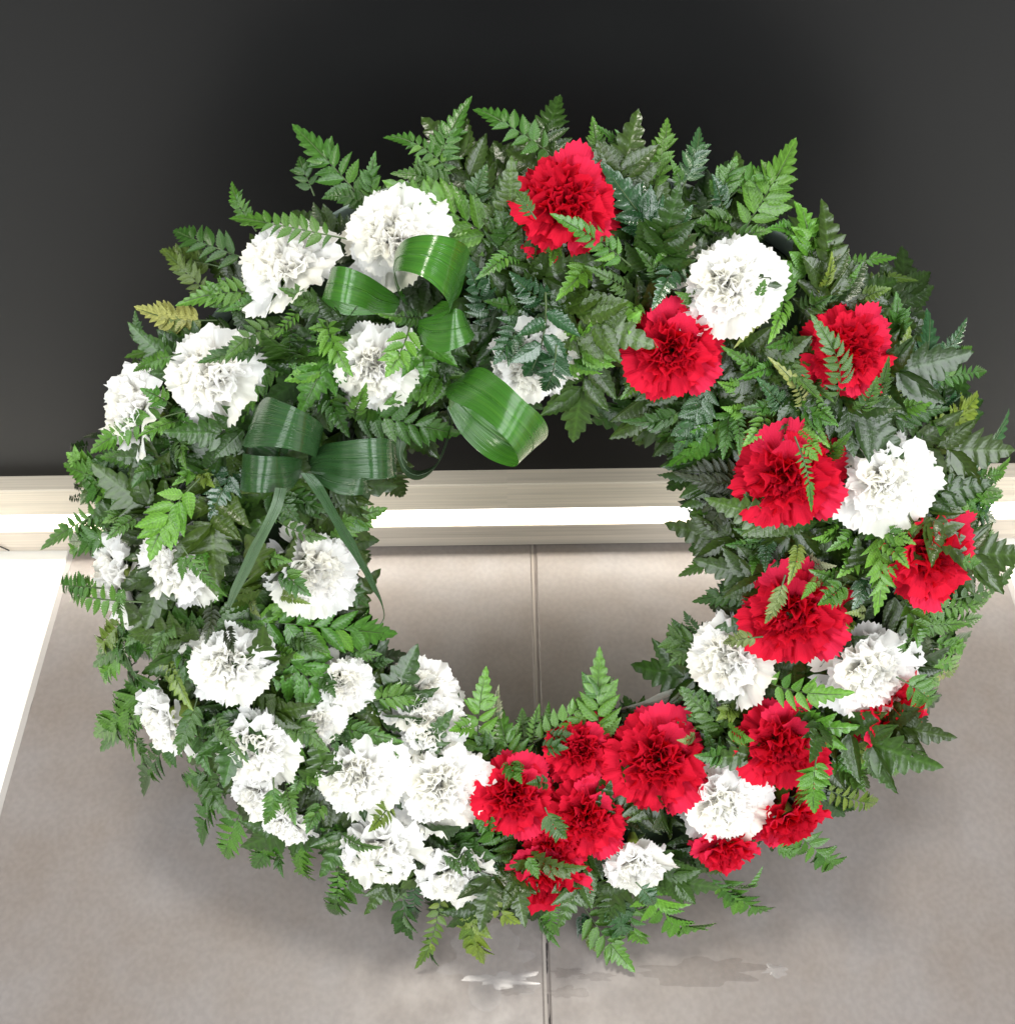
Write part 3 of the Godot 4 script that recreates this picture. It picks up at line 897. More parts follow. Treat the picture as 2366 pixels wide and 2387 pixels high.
func build_flowers() -> void:
	carnation("white", "large cream-hearted white carnation behind the tall upper leaf loop, topmost of the white ones", Vector3(-0.0787, 0.2331, 0.0827), 0.0295, Vector2(-0.10, 0.10))
	carnation("white", "broad white carnation in the upper curve with a fern frond lying over its top", Vector3(-0.1391, 0.2183, 0.0765), 0.0295, Vector2(-0.20, 0.90))
	carnation("white", "big white carnation with a cream yellow centre and a slender fern sprig across it", Vector3(-0.1852, 0.1572, 0.0839), 0.0307, Vector2(0.00, 0.00))
	carnation("white", "white carnation on the outer rim, half covered by a broad bright fern frond", Vector3(-0.2393, 0.1320, 0.0665), 0.0296, Vector2(-0.90, 0.10))
	carnation("white", "white carnation between the two leaf bows, partly hidden by glossy fern", Vector3(-0.0923, 0.1616, 0.0900), 0.0264, Vector2(0.10, -0.30))
	carnation("white", "white carnation almost hidden by glossy fern above the large hanging leaf loop", Vector3(-0.0041, 0.1591, 0.0831), 0.0283, Vector2(0.10, -0.50))
	carnation("white", "white carnation whose upper half is covered by a wide drooping fern frond", Vector3(-0.2187, 0.0393, 0.0893), 0.0298, Vector2(-0.10, -0.40))
	carnation("white", "white carnation turned fully sideways so that its green calyx shows", Vector3(-0.2644, 0.0241, 0.0724), 0.0308, Vector2(-2.60, 0.10))
	carnation("white", "white carnation on the inner rim beside the long hanging leaf tail", Vector3(-0.1365, 0.0261, 0.0727), 0.0308, Vector2(0.70, 0.00))
	carnation("white", "round white carnation below dark thin fern sprigs in the white half", Vector3(-0.1952, -0.0288, 0.0909), 0.0289, Vector2(0.10, -0.10))
	carnation("white", "small white carnation tucked into the inner rim beside a long bright frond", Vector3(-0.1262, -0.0557, 0.0720), 0.0218, Vector2(0.50, -0.10))
	carnation("white", "white carnation on the outer rim turned away over the floor tile, no leaves below it", Vector3(-0.2489, -0.0831, 0.0744), 0.0289, Vector2(-1.00, -0.60))
	carnation("white", "white carnation with loose raised petals above its head and a dark sprig over it", Vector3(-0.1850, -0.0932, 0.0909), 0.0315, Vector2(-0.10, -0.30))
	carnation("white", "cream white carnation low on the outer rim directly under the one with raised petals", Vector3(-0.1886, -0.1358, 0.0871), 0.0251, Vector2(-0.70, -0.60))
	carnation("white", "small white carnation at the lowest outer rim, touching the cream one", Vector3(-0.1722, -0.1599, 0.0864), 0.0216, Vector2(-0.40, -0.90))
	carnation("white", "barely visible white carnation peeping out under the tip of a long frond", Vector3(-0.1439, -0.0764, 0.0845), 0.0178, Vector2(0.00, -0.30))
	carnation("white", "white carnation nearest the open middle, topmost of the dense white cluster", Vector3(-0.0798, -0.0788, 0.0441), 0.0297, Vector2(0.40, 0.50))
	carnation("white", "white carnation squeezed between the cluster's topmost and its largest bloom", Vector3(-0.0725, -0.0984, 0.0583), 0.0245, Vector2(0.10, 0.00))
	carnation("white", "largest white carnation of the cluster, touching the first red carnation", Vector3(-0.0666, -0.1332, 0.0786), 0.0337, Vector2(0.10, -0.10))
	carnation("white", "flat wide open white carnation in the cluster with dark gaps between its petals", Vector3(-0.1205, -0.1187, 0.0865), 0.0329, Vector2(-0.10, -0.20))
	carnation("white", "round full white carnation at the bottom of the cluster with one small frond over it", Vector3(-0.1091, -0.1810, 0.0906), 0.0358, Vector2(-0.10, -0.60))
	carnation("white", "bottom white carnation half covered by dark pointed fern, above a pale frond", Vector3(-0.0591, -0.2033, 0.0906), 0.0330, Vector2(0.05, -0.90))
	carnation("white", "bright white carnation in the red half with loose drooping petals below it", Vector3(0.1028, 0.2054, 0.0878), 0.0292, Vector2(0.10, 0.00))
	carnation("white", "round dazzling white carnation on the outer rim of the red half", Vector3(0.2035, 0.0889, 0.0893), 0.0322, Vector2(0.30, 0.00))
	carnation("white", "greyish white carnation on the inner rim with a yellow-green frond tip over it", Vector3(0.1227, -0.0438, 0.0661), 0.0335, Vector2(-0.30, -0.10))
	carnation("white", "brilliant white carnation with one petal curling sideways, beside two red ones", Vector3(0.2077, -0.0401, 0.0906), 0.0324, Vector2(0.20, -0.10))
	carnation("white", "white carnation surrounded by four red carnations near the lower rim", Vector3(0.1230, -0.1444, 0.0904), 0.0319, Vector2(0.10, -0.30))
	carnation("white", "small drooping white carnation at the bottom between red ones, crossed by fern", Vector3(0.0660, -0.1967, 0.0909), 0.0279, Vector2(0.05, -0.90))
	carnation("red", "largest scarlet carnation at the top of the wreath, with fern over its lower petals", Vector3(0.0137, 0.2482, 0.0816), 0.0299, Vector2(0.00, 0.10))
	carnation("red", "tightly ruffled red carnation above the open middle of the wreath", Vector3(0.0726, 0.1674, 0.0894), 0.0283, Vector2(0.00, 0.00))
	carnation("red", "scarlet carnation on the upper outer rim crossed by a dark fern frond", Vector3(0.1741, 0.1662, 0.0847), 0.0276, Vector2(0.30, 0.20))
	carnation("red", "wide red carnation with pinkish petals beside the dazzling white outer one", Vector3(0.1440, 0.0896, 0.0866), 0.0331, Vector2(-0.10, -0.20))
	carnation("red", "crimson carnation on the outermost rim level with the light strip", Vector3(0.2384, 0.0373, 0.0845), 0.0338, Vector2(0.50, -0.10))
	carnation("red", "wide red carnation with a dark heart and a pale leaf lying on it", Vector3(0.1572, -0.0040, 0.0824), 0.0350, Vector2(-0.10, -0.20))
	carnation("red", "full round red carnation above the white one among the low reds", Vector3(0.1585, -0.0980, 0.0900), 0.0327, Vector2(0.05, -0.20))
	carnation("red", "red carnation mostly behind the white one with the curling petal", Vector3(0.2300, -0.0755, 0.0842), 0.0311, Vector2(0.80, -0.40))
	carnation("red", "large crimson carnation on the inner rim beside a tray edge of pale green", Vector3(0.0792, -0.1186, 0.0750), 0.0367, Vector2(0.00, 0.00))
	carnation("red", "small red carnation shaded by upright fern fronds on the inner rim", Vector3(0.0287, -0.1191, 0.0586), 0.0253, Vector2(0.10, 0.30))
	carnation("red", "red carnation that touches the white cluster", Vector3(-0.0173, -0.1447, 0.0769), 0.0297, Vector2(0.10, -0.10))
	carnation("red", "star-shaped red carnation in the bottom curve under the shaded small one", Vector3(0.0319, -0.1584, 0.0841), 0.0293, Vector2(0.10, -0.20))
	carnation("red", "bottommost red carnation hanging over the wet floor tile, olive fern across it", Vector3(0.0040, -0.2060, 0.0909), 0.0317, Vector2(0.00, -0.80))
	carnation("red", "red carnation low on the outer rim beside the white one among reds", Vector3(0.1704, -0.1619, 0.0864), 0.0269, Vector2(0.60, -0.80))
	carnation("red", "red carnation peeping out below the white one among the low reds", Vector3(0.1268, -0.1845, 0.0890), 0.0240, Vector2(0.10, -0.90))
	carnation("red", "half-hidden red carnation wedged above the bottommost red one", Vector3(0.0094, -0.1790, 0.0889), 0.0209, Vector2(0.00, -0.40))


func build_fronds() -> void:
	frond("mid green fern frond lying over the white carnation beside the bow, pointing leftward", Vector3(-0.1018, 0.2287, 0.0778), Vector3(-0.1745, 0.2403, 0.0535), 0.0198, 1)
	frond("mid green fern frond above the white carnation beside the bow, slanting up leftward", Vector3(-0.1613, 0.2290, 0.0391), Vector3(-0.1765, 0.2551, 0.0258), 0.0154, 1)
	frond("dark green fern frond beside the white carnation beside the bow, pointing leftward", Vector3(-0.1618, 0.2131, 0.0499), Vector3(-0.2130, 0.2306, 0.0318), 0.0254, 0)
	frond("olive fern frond beside the white carnation beside the bow, pointing leftward", Vector3(-0.1845, 0.2088, 0.0406), Vector3(-0.2246, 0.2166, 0.0249), 0.0196, 6)
	frond("olive fern frond beside the white carnation beside the bow, slanting up leftward", Vector3(-0.1875, 0.1915, 0.0497), Vector3(-0.2202, 0.2186, 0.0304), 0.0171, 6)
	frond("mid green fern frond beside the white carnation beside the bow, pointing leftward", Vector3(-0.1515, 0.1968, 0.0607), Vector3(-0.2077, 0.1910, 0.0613), 0.0198, 1)
	frond("pale fern frond above the cream-centred white carnation, pointing leftward", Vector3(-0.1873, 0.1805, 0.0548), Vector3(-0.2440, 0.1830, 0.0247), 0.0237, 5)
	frond("mid green fern frond below the white carnation beside the bow, pointing leftward", Vector3(-0.1367, 0.1987, 0.0635), Vector3(-0.1744, 0.1924, 0.0811), 0.0164, 1)
	frond("dark green fern frond beside the cream-centred white carnation, pointing leftward", Vector3(-0.1910, 0.1737, 0.0559), Vector3(-0.2516, 0.1551, 0.0356), 0.0206, 0)
	frond("mid green fern frond above the white carnation on the outer rim, pointing leftward", Vector3(-0.1967, 0.1719, 0.0962), Vector3(-0.2295, 0.1586, 0.0824), 0.0121, 1)
	frond("dark green fern frond lying over the cream-centred white carnation, pointing leftward", Vector3(-0.1516, 0.1746, 0.0844), Vector3(-0.1861, 0.1688, 0.1025), 0.0138, 0)
	frond("bright green fern frond below the white carnation beside the bow, slanting down leftward", Vector3(-0.1290, 0.1945, 0.0659), Vector3(-0.1591, 0.1705, 0.0910), 0.0090, 2)
	frond("dark green fern frond below the white carnation beside the bow, slanting up leftward", Vector3(-0.1174, 0.1939, 0.0855), Vector3(-0.1378, 0.2085, 0.1022), 0.0141, 0)
	frond("bright green fern frond beside the white carnation between both bows, pointing leftward", Vector3(-0.1064, 0.1816, 0.0697), Vector3(-0.1260, 0.1835, 0.0897), 0.0149, 2)
	frond("mid green fern frond beside the white carnation between both bows, hanging straight down", Vector3(-0.1387, 0.1787, 0.0676), Vector3(-0.1352, 0.1593, 0.0925), 0.0128, 1)
	frond("mid green fern frond beside the white carnation beside the bow, slanting up leftward", Vector3(-0.1730, 0.1893, 0.0569), Vector3(-0.1841, 0.2059, 0.0704), 0.0196, 1)
	frond("glossy bluish fern frond above the fern-veiled white carnation, slanting down leftward", Vector3(0.0049, 0.1857, 0.0689), Vector3(-0.0232, 0.1756, 0.0988), 0.0271, 4)
	frond("glossy bluish fern frond lying over the fern-veiled white carnation, slanting down leftward", Vector3(-0.0116, 0.1823, 0.0865), Vector3(-0.0248, 0.1670, 0.1074), 0.0209, 4)
	frond("glossy bluish fern frond lying over the fern-veiled white carnation, hanging straight down", Vector3(0.0076, 0.1764, 0.1093), Vector3(0.0006, 0.1467, 0.0984), 0.0209, 4)
	frond("bright green fern frond lying over the white carnation between both bows, slanting down leftward", Vector3(-0.0713, 0.1840, 0.0879), Vector3(-0.0834, 0.1615, 0.1103), 0.0228, 2)
	frond("bright green fern frond beside the white carnation between both bows, slanting down rightward", Vector3(-0.1163, 0.1864, 0.0867), Vector3(-0.1018, 0.1621, 0.1115), 0.0209, 2)
	frond("bright green fern frond beside the white carnation between both bows, slanting down leftward", Vector3(-0.1036, 0.1896, 0.0692), Vector3(-0.1350, 0.1368, 0.0999), 0.0407, 2)
	frond("long shiny fern frond lying over the fern-veiled white carnation, hanging straight down", Vector3(0.0028, 0.1991, 0.0880), Vector3(-0.0079, 0.1558, 0.1029), 0.0438, 4)
	frond("bright green fern frond beside the cream-centred white carnation, slanting down leftward", Vector3(-0.1440, 0.1685, 0.0684), Vector3(-0.1768, 0.1197, 0.0912), 0.0183, 2)
	frond("dark green fern frond below the white carnation between both bows, pointing leftward", Vector3(-0.0904, 0.1281, 0.0612), Vector3(-0.1139, 0.1332, 0.0884), 0.0186, 0)
	frond("mid green fern frond below the white carnation between both bows, pointing rightward", Vector3(-0.1174, 0.1319, 0.0673), Vector3(-0.0444, 0.1078, 0.0539), 0.0332, 1)
	frond("mid green fern frond below the white carnation between both bows, slanting down rightward", Vector3(-0.1241, 0.1488, 0.0697), Vector3(-0.1081, 0.1212, 0.0931), 0.0196, 1)
	frond("mid green fern frond below the white carnation between both bows, slanting up rightward", Vector3(-0.1053, 0.1324, 0.0835), Vector3(-0.0938, 0.1569, 0.1105), 0.0146, 1)
	frond("mid green fern frond beside the white carnation between both bows, slanting down leftward", Vector3(-0.0445, 0.1524, 0.0620), Vector3(-0.0873, 0.1396, 0.0911), 0.0295, 1)
	frond("bright green fern frond beside the white carnation between both bows, hanging straight down", Vector3(-0.0711, 0.1849, 0.0699), Vector3(-0.0642, 0.1562, 0.0931), 0.0395, 2)
	frond("mid green fern frond above the white carnation between both bows, pointing leftward", Vector3(-0.0619, 0.1849, 0.0698), Vector3(-0.0903, 0.1935, 0.0939), 0.0142, 1)
	frond("dark green fern frond beside the white carnation between both bows, slanting down rightward", Vector3(-0.0570, 0.1557, 0.0645), Vector3(-0.0422, 0.1367, 0.0809), 0.0247, 0)
	frond("broad green fern frond beside the white carnation between both bows, hanging straight down", Vector3(-0.1366, 0.1769, 0.0681), Vector3(-0.1369, 0.1587, 0.0905), 0.0193, 1)
	frond("dark green fern frond beside the cream-centred white carnation, slanting down leftward", Vector3(-0.1445, 0.1832, 0.0839), Vector3(-0.1700, 0.1717, 0.1064), 0.0191, 0)
	frond("mid green fern frond above the topmost white carnation, slanting up leftward", Vector3(-0.0929, 0.2419, 0.0554), Vector3(-0.1387, 0.2860, 0.0265), 0.0287, 1)
	frond("dark green fern frond above the white carnation beside the bow, pointing straight up", Vector3(-0.1259, 0.2483, 0.0409), Vector3(-0.1349, 0.2693, 0.0322), 0.0181, 0)
	frond("mid green fern frond above the topmost white carnation, pointing straight up", Vector3(-0.0913, 0.2436, 0.0548), Vector3(-0.0883, 0.2724, 0.0569), 0.0141, 1)
	frond("long green fern frond above the topmost white carnation, slanting up leftward", Vector3(-0.0474, 0.2594, 0.0526), Vector3(-0.0856, 0.2802, 0.0446), 0.0168, 1)
	frond("mid green fern frond above the topmost white carnation, slanting up rightward", Vector3(-0.0604, 0.2500, 0.0564), Vector3(-0.0358, 0.2998, 0.0310), 0.0231, 1)
	frond("mid green fern frond beside the topmost white carnation, slanting up leftward", Vector3(-0.0154, 0.2185, 0.0688), Vector3(-0.0850, 0.2590, 0.0716), 0.0366, 1)
	frond("medium green fern frond above the topmost white carnation, pointing straight up", Vector3(-0.0643, 0.2528, 0.0544), Vector3(-0.0647, 0.2711, 0.0641), 0.0131, 1)
	frond("dark green fern frond above the topmost white carnation, pointing leftward", Vector3(-0.0461, 0.2501, 0.0579), Vector3(-0.0786, 0.2632, 0.0739), 0.0173, 0)
	frond("bright green fern frond beside the topmost red carnation, slanting down leftward", Vector3(-0.0106, 0.2202, 0.0686), Vector3(-0.0343, 0.2109, 0.0978), 0.0139, 2)
	frond("dark green fern frond beside the topmost red carnation, pointing straight up", Vector3(-0.0363, 0.2370, 0.0640), Vector3(-0.0279, 0.2662, 0.0728), 0.0217, 0)
	frond("dark green fern frond beside the topmost red carnation, slanting up rightward", Vector3(-0.0274, 0.2364, 0.0646), Vector3(-0.0128, 0.2684, 0.0760), 0.0173, 0)
	frond("medium dark fern frond beside the topmost red carnation, pointing straight up", Vector3(-0.0206, 0.2145, 0.0693), Vector3(-0.0183, 0.2520, 0.0851), 0.0225, 0)
	frond("glossy bluish fern frond above the fern-veiled white carnation, slanting up leftward", Vector3(-0.0211, 0.1752, 0.0673), Vector3(-0.0388, 0.2241, 0.0978), 0.0229, 4)
	frond("dark green fern frond above the fern-veiled white carnation, pointing leftward", Vector3(-0.0046, 0.1886, 0.0693), Vector3(-0.0296, 0.1994, 0.0988), 0.0176, 0)
	frond("dark green fern frond beside the topmost white carnation, pointing leftward", Vector3(-0.0927, 0.2412, 0.0558), Vector3(-0.1176, 0.2503, 0.0661), 0.0159, 0)
	frond("mid green fern frond above the topmost red carnation, slanting up leftward", Vector3(0.0110, 0.2660, 0.0509), Vector3(-0.0362, 0.2950, 0.0423), 0.0229, 1)
	frond("mid green fern frond above the topmost red carnation, pointing straight up", Vector3(0.0336, 0.2599, 0.0536), Vector3(0.0296, 0.2886, 0.0476), 0.0149, 1)
	frond("slender green fern frond above the topmost red carnation, slanting up leftward", Vector3(0.0482, 0.2658, 0.0481), Vector3(0.0316, 0.2847, 0.0566), 0.0096, 1)
	frond("mid green fern frond beside the topmost red carnation, pointing straight up", Vector3(0.0518, 0.2614, 0.0507), Vector3(0.0413, 0.2823, 0.0622), 0.0131, 1)
	frond("medium green fern frond beside the topmost red carnation, pointing straight up", Vector3(0.0525, 0.2570, 0.0535), Vector3(0.0523, 0.2791, 0.0566), 0.0158, 1)
	frond("long green fern frond beside the topmost red carnation, pointing straight up", Vector3(0.0599, 0.2456, 0.0587), Vector3(0.0715, 0.2882, 0.0373), 0.0177, 1)
	frond("glossy bluish fern frond beside the topmost red carnation, pointing straight up", Vector3(0.0780, 0.2481, 0.0548), Vector3(0.0904, 0.2826, 0.0325), 0.0170, 4)
	frond("mid green fern frond above the white carnation with drooping petals, slanting up rightward", Vector3(0.0991, 0.2433, 0.0532), Vector3(0.1080, 0.2673, 0.0582), 0.0194, 1)
	frond("glossy bluish fern frond beside the topmost red carnation, slanting up leftward", Vector3(0.0803, 0.2086, 0.0681), Vector3(0.0321, 0.2673, 0.0757), 0.0366, 4)
	frond("bright green fern frond below the topmost red carnation, slanting up leftward", Vector3(0.0469, 0.2158, 0.0865), Vector3(0.0045, 0.2452, 0.1045), 0.0179, 2)
	frond("bright green fern frond below the topmost red carnation, slanting down leftward", Vector3(0.0313, 0.2185, 0.0686), Vector3(0.0079, 0.1990, 0.0937), 0.0201, 2)
	frond("mid green fern frond below the topmost red carnation, hanging straight down", Vector3(0.0066, 0.2310, 0.0665), Vector3(0.0053, 0.2177, 0.0973), 0.0138, 1)
	frond("dark green fern frond beside the topmost white carnation, pointing straight up", Vector3(-0.0162, 0.2187, 0.0688), Vector3(-0.0233, 0.2492, 0.0870), 0.0225, 0)
	frond("medium shiny fern frond above the fern-veiled white carnation, slanting up leftward", Vector3(0.0120, 0.1895, 0.0694), Vector3(-0.0165, 0.2137, 0.0963), 0.0211, 4)
	frond("bright green fern frond beside the fern-veiled white carnation, slanting up rightward", Vector3(0.0037, 0.1587, 0.0620), Vector3(0.0544, 0.1905, 0.0954), 0.0378, 2)
	frond("glossy bluish fern frond beside the white carnation with drooping petals, slanting down leftward", Vector3(0.0811, 0.2182, 0.0661), Vector3(0.0592, 0.1939, 0.1001), 0.0201, 4)
	frond("dark green fern frond beside the white carnation with drooping petals, slanting up leftward", Vector3(0.0666, 0.2023, 0.0695), Vector3(0.0513, 0.2247, 0.0923), 0.0140, 0)
	frond("dark green fern frond above the white carnation with drooping petals, pointing leftward", Vector3(0.1053, 0.2278, 0.0596), Vector3(0.0824, 0.2378, 0.0872), 0.0192, 0)
	frond("glossy bluish fern frond beside the white carnation with drooping petals, slanting up rightward", Vector3(0.0703, 0.2152, 0.0676), Vector3(0.0816, 0.2445, 0.0769), 0.0175, 4)
	frond("dark green fern frond below the topmost red carnation, slanting up leftward", Vector3(0.0518, 0.1948, 0.0700), Vector3(0.0239, 0.2167, 0.0967), 0.0131, 0)
	frond("dark green fern frond beside the topmost red carnation, slanting up leftward", Vector3(-0.0033, 0.2429, 0.1049), Vector3(-0.0137, 0.2570, 0.0988), 0.0101, 0)
	frond("long green fern frond above the white carnation with drooping petals, slanting up rightward", Vector3(0.1107, 0.2238, 0.0602), Vector3(0.1464, 0.2769, 0.0339), 0.0314, 1)
	frond("mid green fern frond above the white carnation with drooping petals, pointing rightward", Vector3(0.1079, 0.2241, 0.0606), Vector3(0.1247, 0.2311, 0.0767), 0.0147, 1)
	frond("bright green fern frond above the white carnation with drooping petals, slanting up rightward", Vector3(0.1048, 0.2438, 0.0515), Vector3(0.1306, 0.2623, 0.0455), 0.0179, 2)
	frond("glossy bluish fern frond above the white carnation with drooping petals, pointing straight up", Vector3(0.1023, 0.2356, 0.0567), Vector3(0.0930, 0.2591, 0.0718), 0.0160, 4)
	frond("dark green fern frond above the white carnation with drooping petals, pointing rightward", Vector3(0.0898, 0.2301, 0.0613), Vector3(0.1026, 0.2383, 0.0755), 0.0161, 0)
	frond("bright green fern frond beside the white carnation with drooping petals, pointing straight up", Vector3(0.1480, 0.1962, 0.0618), Vector3(0.1426, 0.2450, 0.0609), 0.0299, 2)
	frond("mid green fern frond beside the white carnation with drooping petals, slanting up rightward", Vector3(0.1499, 0.2037, 0.0587), Vector3(0.1576, 0.2307, 0.0619), 0.0210, 1)
	frond("glossy bluish fern frond above the fern-crossed red carnation, pointing straight up", Vector3(0.1639, 0.1973, 0.0568), Vector3(0.1640, 0.2230, 0.0638), 0.0151, 4)
	frond("bright green fern frond beside the white carnation with drooping petals, slanting up leftward", Vector3(0.1473, 0.2188, 0.0526), Vector3(0.1238, 0.2320, 0.0738), 0.0148, 2)
	frond("yellow-green fern frond above the fern-crossed red carnation, pointing straight up", Vector3(0.1581, 0.1897, 0.0613), Vector3(0.1595, 0.2187, 0.0769), 0.0119, 3)
	frond("mid green fern frond above the fern-crossed red carnation, pointing rightward", Vector3(0.1628, 0.2014, 0.0555), Vector3(0.2120, 0.2076, 0.0337), 0.0132, 1)
	frond("olive fern frond above the fern-crossed red carnation, pointing rightward", Vector3(0.1726, 0.1949, 0.0547), Vector3(0.2291, 0.1928, 0.0270), 0.0118, 6)
	frond("yellow-green fern frond above the fern-crossed red carnation, slanting up rightward", Vector3(0.1817, 0.1862, 0.0548), Vector3(0.1945, 0.1980, 0.0721), 0.0137, 3)
	frond("medium bright fern frond beside the white carnation with drooping petals, pointing straight up", Vector3(0.1337, 0.1873, 0.0667), Vector3(0.1363, 0.2134, 0.0795), 0.0134, 2)
	frond("mid green fern frond beside the fern-crossed red carnation, pointing straight up", Vector3(0.2024, 0.1633, 0.0548), Vector3(0.2016, 0.1937, 0.0650), 0.0169, 1)
	frond("bright green fern frond beside the white carnation with drooping petals, hanging straight down", Vector3(0.1377, 0.1911, 0.0653), Vector3(0.1238, 0.1748, 0.0992), 0.0148, 2)
	frond("glossy bluish fern frond above the fern-crossed red carnation, slanting up rightward", Vector3(0.1560, 0.1859, 0.0630), Vector3(0.1633, 0.2013, 0.0857), 0.0149, 4)
	frond("dark green fern frond above the fern-crossed red carnation, slanting up rightward", Vector3(0.1492, 0.1837, 0.0650), Vector3(0.1595, 0.1957, 0.0822), 0.0180, 0)
	frond("pale fern frond below the white carnation with drooping petals, slanting down leftward", Vector3(0.1344, 0.1958, 0.0647), Vector3(0.1055, 0.1705, 0.0950), 0.0112, 5)
	frond("pale fern frond beside the fern-crossed red carnation, slanting up leftward", Vector3(0.1529, 0.1265, 0.0699), Vector3(0.1258, 0.1652, 0.0942), 0.0129, 5)
	frond("mid green fern frond beside the red carnation above the gap, slanting up leftward", Vector3(0.1215, 0.1459, 0.0694), Vector3(0.0983, 0.1726, 0.1006), 0.0150, 1)
	frond("bright green fern frond beside the red carnation above the gap, pointing leftward", Vector3(0.1347, 0.1528, 0.0700), Vector3(0.1080, 0.1545, 0.1007), 0.0113, 2)
	frond("medium bright fern frond beside the red carnation above the gap, pointing leftward", Vector3(0.1219, 0.1404, 0.0689), Vector3(0.0995, 0.1496, 0.0898), 0.0130, 2)
	frond("glossy bluish fern frond below the red carnation above the gap, slanting down leftward", Vector3(0.0980, 0.1468, 0.0673), Vector3(0.0797, 0.0926, 0.0600), 0.0239, 4)
	frond("bright green fern frond below the red carnation above the gap, slanting down leftward", Vector3(0.1203, 0.1343, 0.0681), Vector3(0.0795, 0.0775, 0.0437), 0.0268, 2)
	frond("mid green fern frond beside the wide ruffled red carnation, hanging straight down", Vector3(0.1112, 0.1233, 0.0645), Vector3(0.1060, 0.1003, 0.0818), 0.0110, 1)
	frond("slender green fern frond beside the wide ruffled red carnation, hanging straight down", Vector3(0.1135, 0.1283, 0.0661), Vector3(0.1150, 0.1053, 0.0879), 0.0117, 1)
	frond("bright green fern frond above the wide ruffled red carnation, slanting down leftward", Vector3(0.1334, 0.1273, 0.0687), Vector3(0.1166, 0.1101, 0.0858), 0.0156, 2)
	frond("mid green fern frond above the wide ruffled red carnation, pointing leftward", Vector3(0.1388, 0.1306, 0.0695), Vector3(0.1143, 0.1341, 0.0873), 0.0116, 1)
	frond("bright green fern frond above the wide ruffled red carnation, slanting down rightward", Vector3(0.1468, 0.1309, 0.0699), Vector3(0.1670, 0.1257, 0.0948), 0.0154, 2)
	frond("slender bright fern frond above the wide ruffled red carnation, slanting down rightward", Vector3(0.1483, 0.1277, 0.0698), Vector3(0.1644, 0.1119, 0.0944), 0.0132, 2)
	frond("bright green fern frond lying over the wide ruffled red carnation, hanging straight down", Vector3(0.1395, 0.1233, 0.1110), Vector3(0.1530, 0.0784, 0.1111), 0.0092, 2)
	frond("glossy bluish fern frond above the wide ruffled red carnation, slanting up leftward", Vector3(0.1413, 0.1300, 0.0696), Vector3(0.1197, 0.1540, 0.0960), 0.0152, 4)
	frond("dark green fern frond below the red carnation above the gap, pointing leftward", Vector3(0.0854, 0.1241, 0.0584), Vector3(0.0474, 0.1211, 0.0724), 0.0158, 0)
	frond("mid green fern frond beside the red carnation above the gap, slanting down leftward", Vector3(0.0661, 0.1556, 0.0655), Vector3(0.0460, 0.1389, 0.0843), 0.0154, 1)
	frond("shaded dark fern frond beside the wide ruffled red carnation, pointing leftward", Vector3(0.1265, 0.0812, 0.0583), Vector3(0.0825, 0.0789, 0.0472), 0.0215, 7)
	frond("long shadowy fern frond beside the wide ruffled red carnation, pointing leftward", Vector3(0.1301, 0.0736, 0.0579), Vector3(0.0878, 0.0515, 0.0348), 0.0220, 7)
	frond("bright green fern frond beside the red carnation above the gap, hanging straight down", Vector3(0.0530, 0.1933, 0.0700), Vector3(0.0478, 0.1805, 0.0984), 0.0147, 2)
	frond("mid green fern frond beside the fern-crossed red carnation, slanting down leftward", Vector3(0.1457, 0.1735, 0.0675), Vector3(0.1233, 0.1722, 0.1001), 0.0149, 1)
	frond("dark green fern frond beside the fern-crossed red carnation, slanting down rightward", Vector3(0.1333, 0.1662, 0.0695), Vector3(0.1570, 0.1406, 0.0993), 0.0151, 0)
	frond("dark green fern frond lying over the fern-crossed red carnation, pointing straight up", Vector3(0.1669, 0.1376, 0.0872), Vector3(0.1430, 0.1914, 0.1063), 0.0204, 0)
	frond("yellow-green fern frond beside the fern-crossed red carnation, pointing straight up", Vector3(0.2031, 0.1249, 0.0644), Vector3(0.2106, 0.1757, 0.0695), 0.0208, 3)
	frond("glossy bluish fern frond beside the fern-crossed red carnation, pointing straight up", Vector3(0.2255, 0.1249, 0.0561), Vector3(0.2313, 0.1806, 0.0414), 0.0271, 4)
	frond("glossy bluish fern frond beside the fern-crossed red carnation, slanting up rightward", Vector3(0.2354, 0.1429, 0.0437), Vector3(0.2588, 0.1714, 0.0316), 0.0133, 4)
	frond("mid green fern frond beside the fern-crossed red carnation, slanting up rightward", Vector3(0.2390, 0.1432, 0.0407), Vector3(0.2687, 0.1517, 0.0247), 0.0110, 1)
	frond("mid green fern frond beside the fern-crossed red carnation, pointing rightward", Vector3(0.2282, 0.1370, 0.0509), Vector3(0.2812, 0.1353, 0.0248), 0.0143, 1)
	frond("bright green fern frond above the bright outer white carnation, pointing rightward", Vector3(0.2082, 0.1222, 0.0634), Vector3(0.2297, 0.1341, 0.0752), 0.0162, 2)
	frond("dark green fern frond above the bright outer white carnation, pointing rightward", Vector3(0.1940, 0.1136, 0.0679), Vector3(0.2442, 0.1251, 0.0652), 0.0213, 0)
	frond("yellow-green fern frond beside the bright outer white carnation, slanting up rightward", Vector3(0.2328, 0.0911, 0.0600), Vector3(0.2791, 0.1233, 0.0240), 0.0282, 3)
	frond("mid green fern frond beside the bright outer white carnation, pointing straight up", Vector3(0.2579, 0.0627, 0.0515), Vector3(0.2589, 0.1026, 0.0620), 0.0127, 1)
	frond("glossy bluish fern frond beside the bright outer white carnation, slanting up rightward", Vector3(0.2607, 0.0589, 0.0502), Vector3(0.2987, 0.1123, 0.0284), 0.0226, 4)
	frond("mid green fern frond beside the bright outer white carnation, slanting up rightward", Vector3(0.2641, 0.0652, 0.0466), Vector3(0.3058, 0.0785, 0.0243), 0.0150, 1)
